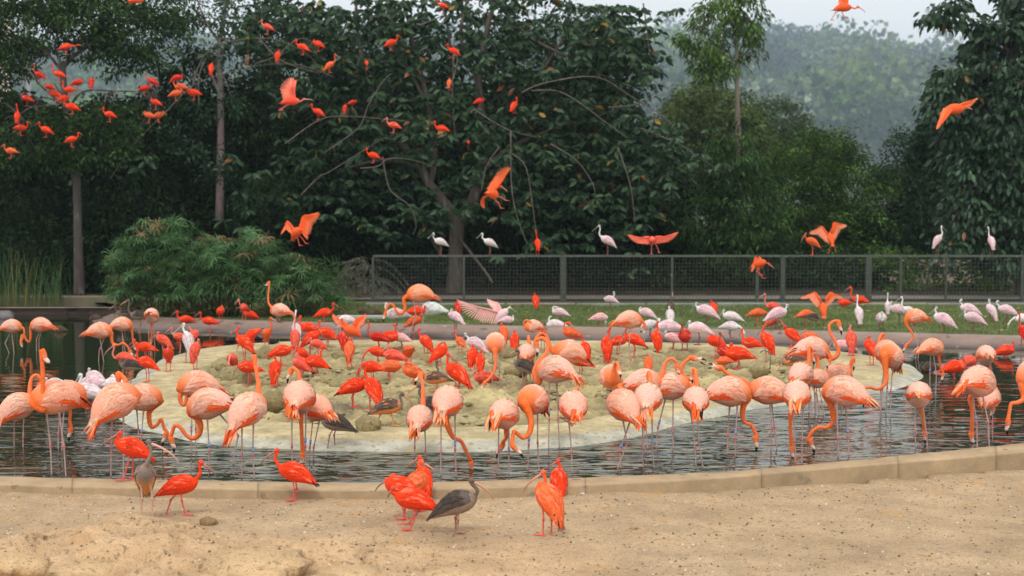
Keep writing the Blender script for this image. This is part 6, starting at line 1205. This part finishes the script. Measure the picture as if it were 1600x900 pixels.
sp('spoonbill with lowered white head at the very right edge', 1597, 498, 516, 190, 'd', 'S', pitch=4, s=1.1)
sp('white spoonbill hidden but for its head behind the loose winged spoonbill', 1387, 478, 500, 80, 'u', 'S', pitch=50, s=.8)
sp('white backed spoonbill facing left in the water by the tallest flamingo', 137, 612, 645, 165, 'u', 'S', pitch=-6, s=1.3, neck=[(126, 606), (124, 598), (127, 591), (125, 587)], bill=(114, 602), hi=True)
sp('pink spoonbill back behind the white backed spoonbill at the left', 144, 600, 636, 170, 'h', 's', pitch=0, s=1.2)
sp('spoonbill with small upright head farthest back in the left trio', 148, 590, 622, 150, 'u', 's', pitch=-14, s=1.05, neck=[(139, 584), (139, 580), (139, 577)], bill=(135, 584))
sp('grey headed spoonbill looking left over the big streaked flamingo', 182, 602, 640, 170, 'u', 'S', pitch=20, s=1.1, neck=[(180, 597), (178, 591), (175, 588)], bill=(151, 604), hi=True)
sp('white spoonbill back just showing behind the tallest flamingo', 86, 600, 630, 175, 'h', 'S', pitch=0, s=.9)

# ================================================================ DUCKS, COOTS, SWAN
def duck(name, cat, label, x, y, fy, yaw, pal, s=.8, sw=True, **k): return wader(name, cat, label, (x, y), (x, fy), yaw, k.pop('pose', 'c'), pal, s=s, pitch=0, duck=True, feet=not sw, group=k.pop('group', None), fat=1.15, **k)
duck('duck', 'duck', 'brown duck swimming left in front of the bank point', 150, 498, 502, 170, 'm', 1.0, neck=[(144, 494), (142, 491), (143, 489)], bill=(138, 491))
duck('duck', 'duck', 'brown duck swimming behind the looped neck flamingo at the left', 93, 515, 518, 180, 'm', .8, pose='h')
duck('duck', 'duck', 'small brown duck resting on the lawn behind the grey board', 568, 488, 497, 150, 'm', .9, False)
duck('duck', 'duck', 'small brown duck on the lawn left of the bending flamingo', 586, 489, 497, 200, 'm', .85, False)
duck('coot', 'coot', 'black coot swimming left of the orange ibis in the channel', 360, 532, 536, 10, 'c', .62, group='coots in the channel behind the island', pose='h')
duck('coot', 'coot', 'black coot swimming right of the orange ibis in the channel', 425, 534, 538, 170, 'c', .58, group='coots in the channel behind the island', pose='h')
duck('coot', 'coot', 'black coot swimming just left of the tail raised ibis', 400, 529, 533, 180, 'c', .55, group='coots in the channel behind the island', pose='h')
duck('duck', 'duck', 'grey duck in the water beside the island tip', 1452, 574, 582, 180, 'm', .9, pose='h')
duck('swan', 'swan', 'white swan with black neck and head lying on the lawn edge', 674, 484, 491, 180, 'w', 1.75, neck=[(681, 480), (674, 476), (676, 470), (681, 467), (686, 469)], bill=(691, 474))

# ================================================================ IBISES ON THE NEAR SAND AND KERB
ib('bright scarlet ibis stepping on the kerb edge behind the grey necked ibis', 206, 700, 752, 172, 'u', 'r', pitch=-20, s=1.12, neck=[(187, 697), (180, 692), (186, 682), (187, 677)], bill=(155, 704), legs=[(200, 726, 192, 751), (208, 728, 206, 751)])
ib('grey necked young ibis with orange belly standing on the mound, bill to the right', 227, 745, 811, 282, 'u', 'B', pitch=42, s=1.15, neck=[(231, 722, 0), (236, 708), (234, 697), (233, 691)], bill=(280, 724), legs=[(222, 780, 220, 812), (238, 780, 238, 812)])
ib('scarlet ibis walking right across the sand left of the brown stone', 282, 759, 804, 8, 'u', 'r', pitch=14, s=1.05, neck=[(307, 748), (313, 739), (312, 729), (315, 723)], bill=(338, 746), legs=[(267, 781, 259, 806), (284, 782, 290, 806)])
ib('scarlet ibis with black tail tips standing left on the sand by the fallen feather', 460, 739, 783, 168, 'u', 'r', pitch=-18, s=1.08, neck=[(436, 727), (430, 718), (432, 709), (432, 704)], bill=(406, 728), legs=[(460, 764, 457, 783), (464, 764, 462, 783)], band=1)
ib('rearmost scarlet ibis of the kerb trio with bill to the left', 662, 746, 778, 110, 'u', 'r', pitch=34, s=.95, neck=[(658, 736), (653, 727), (657, 719), (655, 715)], bill=(634, 736), legs=[(655, 780), (662, 780)])
ib('pink headed scarlet ibis of the kerb group with bill to the right', 650, 756, 800, 60, 'u', 'o', pitch=20, s=1.12, neck=[(659, 748, 0), (660, 736), (655, 727), (659, 722)], bill=(683, 742), legs=[(648, 800), (656, 800)])
ib('scarlet ibis facing left with dark curved bill at the front left of the group', 628, 764, 812, 168, 'u', 'r', pitch=28, s=1.15, neck=[(621, 760, 0), (613, 757), (617, 750), (613, 745)], bill=(586, 768), legs=[(628, 788, 634, 812), (634, 788, 630, 812)])
ib('scarlet ibis lifting one foot in front of the group, black tail tip to the right', 646, 781, 829, 170, 'h', 'r', pitch=-12, s=1.12, neck=[(620, 772), (612, 768), (614, 763)], bill=(606, 778), legs=[(650, 803, 640, 829), (655, 797, 636, 820)])
ib('dark brown young ibis with grey neck and long bill facing right on the sand', 714, 787, 832, 5, 'u', 'j', pitch=20, s=1.2, neck=[(741, 776), (746, 766), (738, 757), (737, 751)], bill=(772, 781), legs=[(712, 810, 712, 833), (716, 812, 714, 833)])
ib('scarlet ibis by the kerb seen from behind, above and right of the upright one', 873, 751, 771, 95, 'u', 'r', pitch=36, s=1.05, neck=[(874, 738), (876, 730), (873, 724), (872, 720)], bill=(855, 735), legs=[(869, 772), (877, 772)])
ib('orange ibis standing upright on the sand, facing left with long brown bill', 858, 781, 838, 140, 'u', 'o', pitch=-52, s=1.15, neck=[(849, 760), (852, 750), (850, 742), (849, 738)], bill=(818, 769), legs=[(849, 812, 848, 838), (862, 812, 861, 838)], fat=1.1)

# ================================================================ PERCHED IN THE TREES AND ON THE FENCE
PG = 'scarlet ibises perched in the trees'
def pt(x, y, yaw, lb, pal='r', pose='c', s=1.0, pitch=14, Y=None, d=12, **k):
    s *= .92; Y = Y or rnd.uniform(42.0, 42.5); pose = {'u': 'c', 'U': 'u'}.get(pose, pose); return ib(lb, x, y, y + d, yaw, pose, pal, Y=Y, s=s, pitch=pitch, group=PG, **k)
RP, LP = 8, 172
for a in ((103, 73, RP, 'ibis perched in the fork high in the left fig tree', 'r', 'f'), (62, 117, 170, 'ibis perched upper left of the fig fork, farthest left in the gap', 'd', 'U', 1, -25), (92, 116, LP, 'ibis on the twig just below the fig fork', 'r', 'U', 1, -12), (77, 136, LP, 'dark shaded ibis on the left fig side branch', 'd', 'h', .9), (86, 147, 200, 'ibis sitting against the left fig side branch', 'r', 'h'), (108, 140, 190, 'ibis pressed against the fig trunk', 'r', 'U', .9, 0), (121, 129, RP, 'ibis on the first fig branch right of the trunk', 'd', 'h'), (143, 128, 95, 'ibis seen from behind right of the fig trunk', 'd', 'h', 1, 40),
          (100, 154, RP, 'upper of two ibises overlapping on the fig trunk', 'r', 'c'), (112, 167, LP, 'lower of two ibises overlapping on the fig trunk', 'r', 'c', 1.15), (42, 154, LP, 'ibis on the twig end at the left of the fig gap', 'd', 'h'), (27, 181, 100, 'ibis standing tall at the left edge foliage', 'r', 'U', 1, 45), (33, 200, RP, 'ibis low at the left edge with tail right', 'r', 'u', 1, -4), (72, 203, LP, 'bright ibis facing left in the dark left foliage', 'r', 'c', 1.05, -20), (112, 218, RP, 'ibis facing right at the bottom of the left flock', 'r', 'u'), (171, 179, LP, 'ibis with one leg showing right of the fig trunk', 'r', 'u'),
          (226, 138, RP, 'left one of two dark ibises in the gap middle', 'd', 'h', .95), (238, 127, LP, 'right one of two dark ibises in the gap middle', 'd', 'c', 1, -25), (243, 160, LP, 'ibis sunk into leaves above the two orange ones', 'r', 'h', .9), (233, 180, LP, 'left one of two orange ibises half hidden by leaves', 'o', 'h', .95), (248, 180, RP, 'right one of two orange ibises half hidden by leaves', 'o', 'h', .95),
          (277, 122, RP, 'dark ibis at the top of the four ibis cluster', 'd', 'h'), (282, 136, LP, 'ibis in the middle of the four ibis cluster', 'o', 'u', 1.1, -4), (275, 146, RP, 'lower left ibis of the four ibis cluster', 'o', 'h', 1.05), (302, 145, LP, 'lower right ibis of the four ibis cluster', 'r', 'h', 1.1, -4), (330, 106, 95, 'ibis seen from behind where the arching bare branch begins', 'r', 'h', .95, 45), (17, 236, LP, 'lone ibis low at the far left above the reeds', 'o', 'u', 1.0, -4),
          (386, 93, 90, 'dull brown ibis hunched over the arching bare branch', 'J', 'h', .9, 45), (418, 42, LP, 'ibis high up left of the rubber tree crown', 'k', 'u', .95, -20), (434, 86, 85, 'ibis standing on the arching bare branch end', 'r', 'h', .95, 45), (473, 74, LP, 'left ibis of the pair above the thin crossing twigs', 'r', 'c', 1.05, -22), (497, 69, LP, 'right ibis of the pair partly behind a leaf', 'r', 'h', .95, -20), (515, 102, 20, 'orange ibis upright at the tip of the arching branch', 'o', 'U', .95, 35), (497, 175, LP, 'ibis just right of the flying one near the left', 'r', 'c', 1, -25),
          (539, 169, 90, 'shaded ibis deep in leaves left of centre', 'd', 'h', .85, 40), (551, 160, 20, 'small dark ibis above the shaded deep one', 'd', 'h', .7), (615, 196, LP, 'coral ibis on the long arching branch in mid tree', 'k', 'c', 1.05, -14), (690, 201, LP, 'bright ibis facing left on the right end of the arch', 'r', 'u', 1.05, -10), (583, 243, LP, 'ibis on the curling branch below mid tree', 'r', 'c', 1, -14), (611, 67, RP, 'ibis facing right high in mid tree', 'r', 'c', 1.0, 22), (709, 80, LP, 'ibis with tail right high beside the pale sky gap', 'r', 'c', .95, -24), (702, 129, 80, 'orange ibis above the star shaped leaf rosette', 'o', 'h', .8, 45), (573, 98, 100, 'small ibis tucked under leaves in upper mid tree', 'r', 'h', .65, 20), (692, 9, 180, 'ibis cut by leaves at the top on the curved twig', 'r', 'u', .8),
          (749, 158, 10, 'ibis at the start of a bare drooping branch right of mid tree', 'd', 'h', .85), (803, 165, 60, 'ibis on the bare branch farthest right in the rubber tree', 'r', 'c', 1.0, 35), (732, 222, 90, 'tiny red ibis deep in the lower rubber tree', 'd', 'h', .5)):
    x, y, yaw, lb, pal, pose = a[:6]; s = a[6] if len(a) > 6 else 1.0; pi = a[7] if len(a) > 7 else 14; pt(x, y, yaw, lb, pal, pose, s, pi)
ib('scarlet ibis perched on the fence rail between two posts left of the spoonbill', 840, 380, 399, 95, 'u', 'r', Y=FY, pitch=40, group='birds on the fence rail', s=.95)
ib('scarlet ibis on the fence rail beside the landing one', 1269, 378, 399, 165, 'u', 'o', Y=FY, pitch=-28, group='birds on the fence rail', s=1.1, neck=[(1261, 374), (1258, 368), (1259, 365)], bill=(1252, 380))
for x, y, yaw, pi, lb in ((688, 378, 200, 20, 'white spoonbill on the fence rail in front of the rubber tree trunk'), (765, 379, 190, 25, 'spoonbill on the fence rail right of the rubber tree trunk'), (949, 376, 170, -30, 'pink spoonbill facing left on the fence rail beside the broad winged ibis'), (1465, 375, 30, 45, 'tall spoonbill on the fence rail at the right'), (1549, 377, 95, 45, 'spoonbill on the fence rail nearest the right edge')):
    sp(lb, x, y, 399, yaw, 'u' if x > 900 else 'c', 'S' if x < 900 else 's', Y=FY, pitch=pi, s=1.05 if x != 949 else 1.2, group='birds on the fence rail')

# ================================================================ IN FLIGHT
FG = 'flying scarlet ibises'
def fly(label, x, y, Y, yaw, pitch, neck, bill, spread, legs, pal='o', s=1.1): return ib(label, x, y, y + 8, yaw, 'f', pal, Y=Y, pitch=pitch, neck=neck, bill=bill, spread=spread, legs=legs, s=s, group=FG, hi=True)
fly('coral ibis flying right with both wings straight up over the left trees', 455, 158, 34, 5, 4, [(466, 159), (472, 157), (476, 155)], (491, 158), [((458, 155, 0), (453, 142, .0), (458, 125, .1), (-.7, .5), (-.5, -.1), .20, .24, .7), ((460, 155, .12), (460, 142, .15), (463, 127, .3), (-.6, .6), (-.5, 0), .18, .22, .5)], [(444, 166, 437, 171), (446, 166, 438, 173)], 'k')
fly('orange ibis gliding down above the umbrella sedge with arched wings', 463, 364, 33, 300, 30, [(473, 360), (477, 364), (479, 371)], (480, 375), [((460, 360, 0), (449, 346, .0), (440, 364, .0), (.2, 1), (-.2, 1), .15, .2, .1), ((468, 358, .1), (474, 338, .1), (495, 333, .0), (.6, .8), (.8, .5), .24, .26, .1)], [(465, 372, 468, 384), (471, 371, 478, 381)], 'o', 1.15)
fly('orange ibis diving with folded back wings in the centre before the rubber tree', 770, 303, 32, 60, -10, [(775, 296), (780, 292), (784, 292)], (793, 301), [((774, 296, 0), (785, 282, .0), (797, 263, -.1), (-.9, -.1), (-.7, -.5), .16, .22, .0), ((765, 304, -.1), (756, 310, .0), (757, 325, .1), (-.8, .3), (-.5, .9), .14, .16, .1)], [(779, 317, 783, 326), (783, 308, 791, 314)], 'o', 1.15)
fly('ibis gliding toward the camera with wide level wings over the fence', 1019, 376, 37, 268, 15, [(1019, 374), (1019, 375), (1019, 374)], (1020, 383), [((1014, 371, 0), (1002, 372, .0), (979, 366, .0), (-.05, 1), (-.6, .7), .15, .2, .35), ((1024, 371, 0), (1038, 370, .0), (1062, 362, .0), (.05, 1), (.6, .6), .15, .2, .35)], [(1018, 384, 1018, 397), (1026, 384, 1030, 395)], 'k', 1.1)
fly('ibis landing on the fence rail with fanned pale feathered wings', 1298, 372, 40, 100, 45, [(1298, 362), (1299, 360), (1300, 359)], (1303, 366), [((1293, 366, 0), (1284, 354, .0), (1268, 362, .1), (.1, 1), (-.5, .9), .24, .28, .75), ((1300, 362, 0), (1303, 348, .0), (1322, 352, .1), (.2, 1), (.7, .6), .26, .28, .75)], [(1297, 386, 1295, 396), (1303, 384, 1306, 391)], 'o', 1.05)
fly('orange ibis dropping in front of the fence with drooped wings', 1186, 412, 38, 330, 20, [(1194, 411), (1199, 411), (1202, 413)], (1210, 421), [((1184, 408, 0), (1180, 402, .0), (1174, 424, .0), (.2, 1), (0, 1), .2, .24, .1), ((1190, 408, -.1), (1186, 402, .1), (1182, 422, .1), (.3, 1), (.1, 1), .18, .2, .1)], [(1183, 424, 1188, 430), (1186, 425, 1192, 435)], 'o', 1.15)
fly('orange ibis banking with long wings stretched before the right hand tree', 1491, 171, 31, 10, 8, [(1502, 170), (1507, 167), (1511, 168)], (1520, 172), [((1487, 172, -.1), (1480, 182, -.15), (1463, 203, -.2), (-.8, -.2), (-.8, .3), .14, .18, .05), ((1495, 168, .1), (1507, 161, .15), (1531, 153, .2), (-.3, .6), (.3, .6), .10, .13, .3)], [(1478, 177, 1474, 180), (1479, 178, 1475, 182)], 'o', 1.25)
fly('orange ibis flying across the white sky at the top right, legs trailing', 1318, 12, 36, 5, 6, [(1331, 12), (1337, 13), (1341, 11)], (1352, 20), [((1321, 9, 0), (1319, -2, .0), (1326, -26, .0), (-.8, .4), (-.5, -.1), .14, .22, .1), ((1323, 9, .1), (1325, -2, .2), (1332, -22, .2), (-.7, .4), (-.5, 0), .14, .2, .1)], [(1306, 19, 1298, 32), (1316, 20, 1320, 27)], 'o', 1.15)
fly('ibis flying off at the top edge over the fig tree', 214, 0, 38, 20, 5, [(222, -1), (226, -2), (229, -3)], (236, 1), [((214, -3, 0), (212, -10, .0), (218, -24, .0), (-.7, .5), (-.5, 0), .15, .2, .2)], [(206, 3, 202, 5), (207, 4, 203, 6)], 'o', 1.0)

# ================================================================ AIR
hz = MB(); hz.box((0, 2100, 200), (5400, 4330, 404)); hm = bpy.data.materials.new('haze_air'); hm.use_nodes = True; ht = hm.node_tree; ht.nodes.clear()
ho = ht.nodes.new('ShaderNodeOutputMaterial'); pv = ht.nodes.new('ShaderNodeVolumePrincipled'); pv.inputs['Density'].default_value = HAZE; pv.inputs['Color'].default_value = (.64, .82, 1, 1); pv.inputs['Anisotropy'].default_value = 0.2
ht.links.new(pv.outputs[0], ho.inputs['Volume']); tag(hz.build('haze', hm, smooth=False), 'thin bluish haze filling the air up to the hills', None, None, 'stuff')
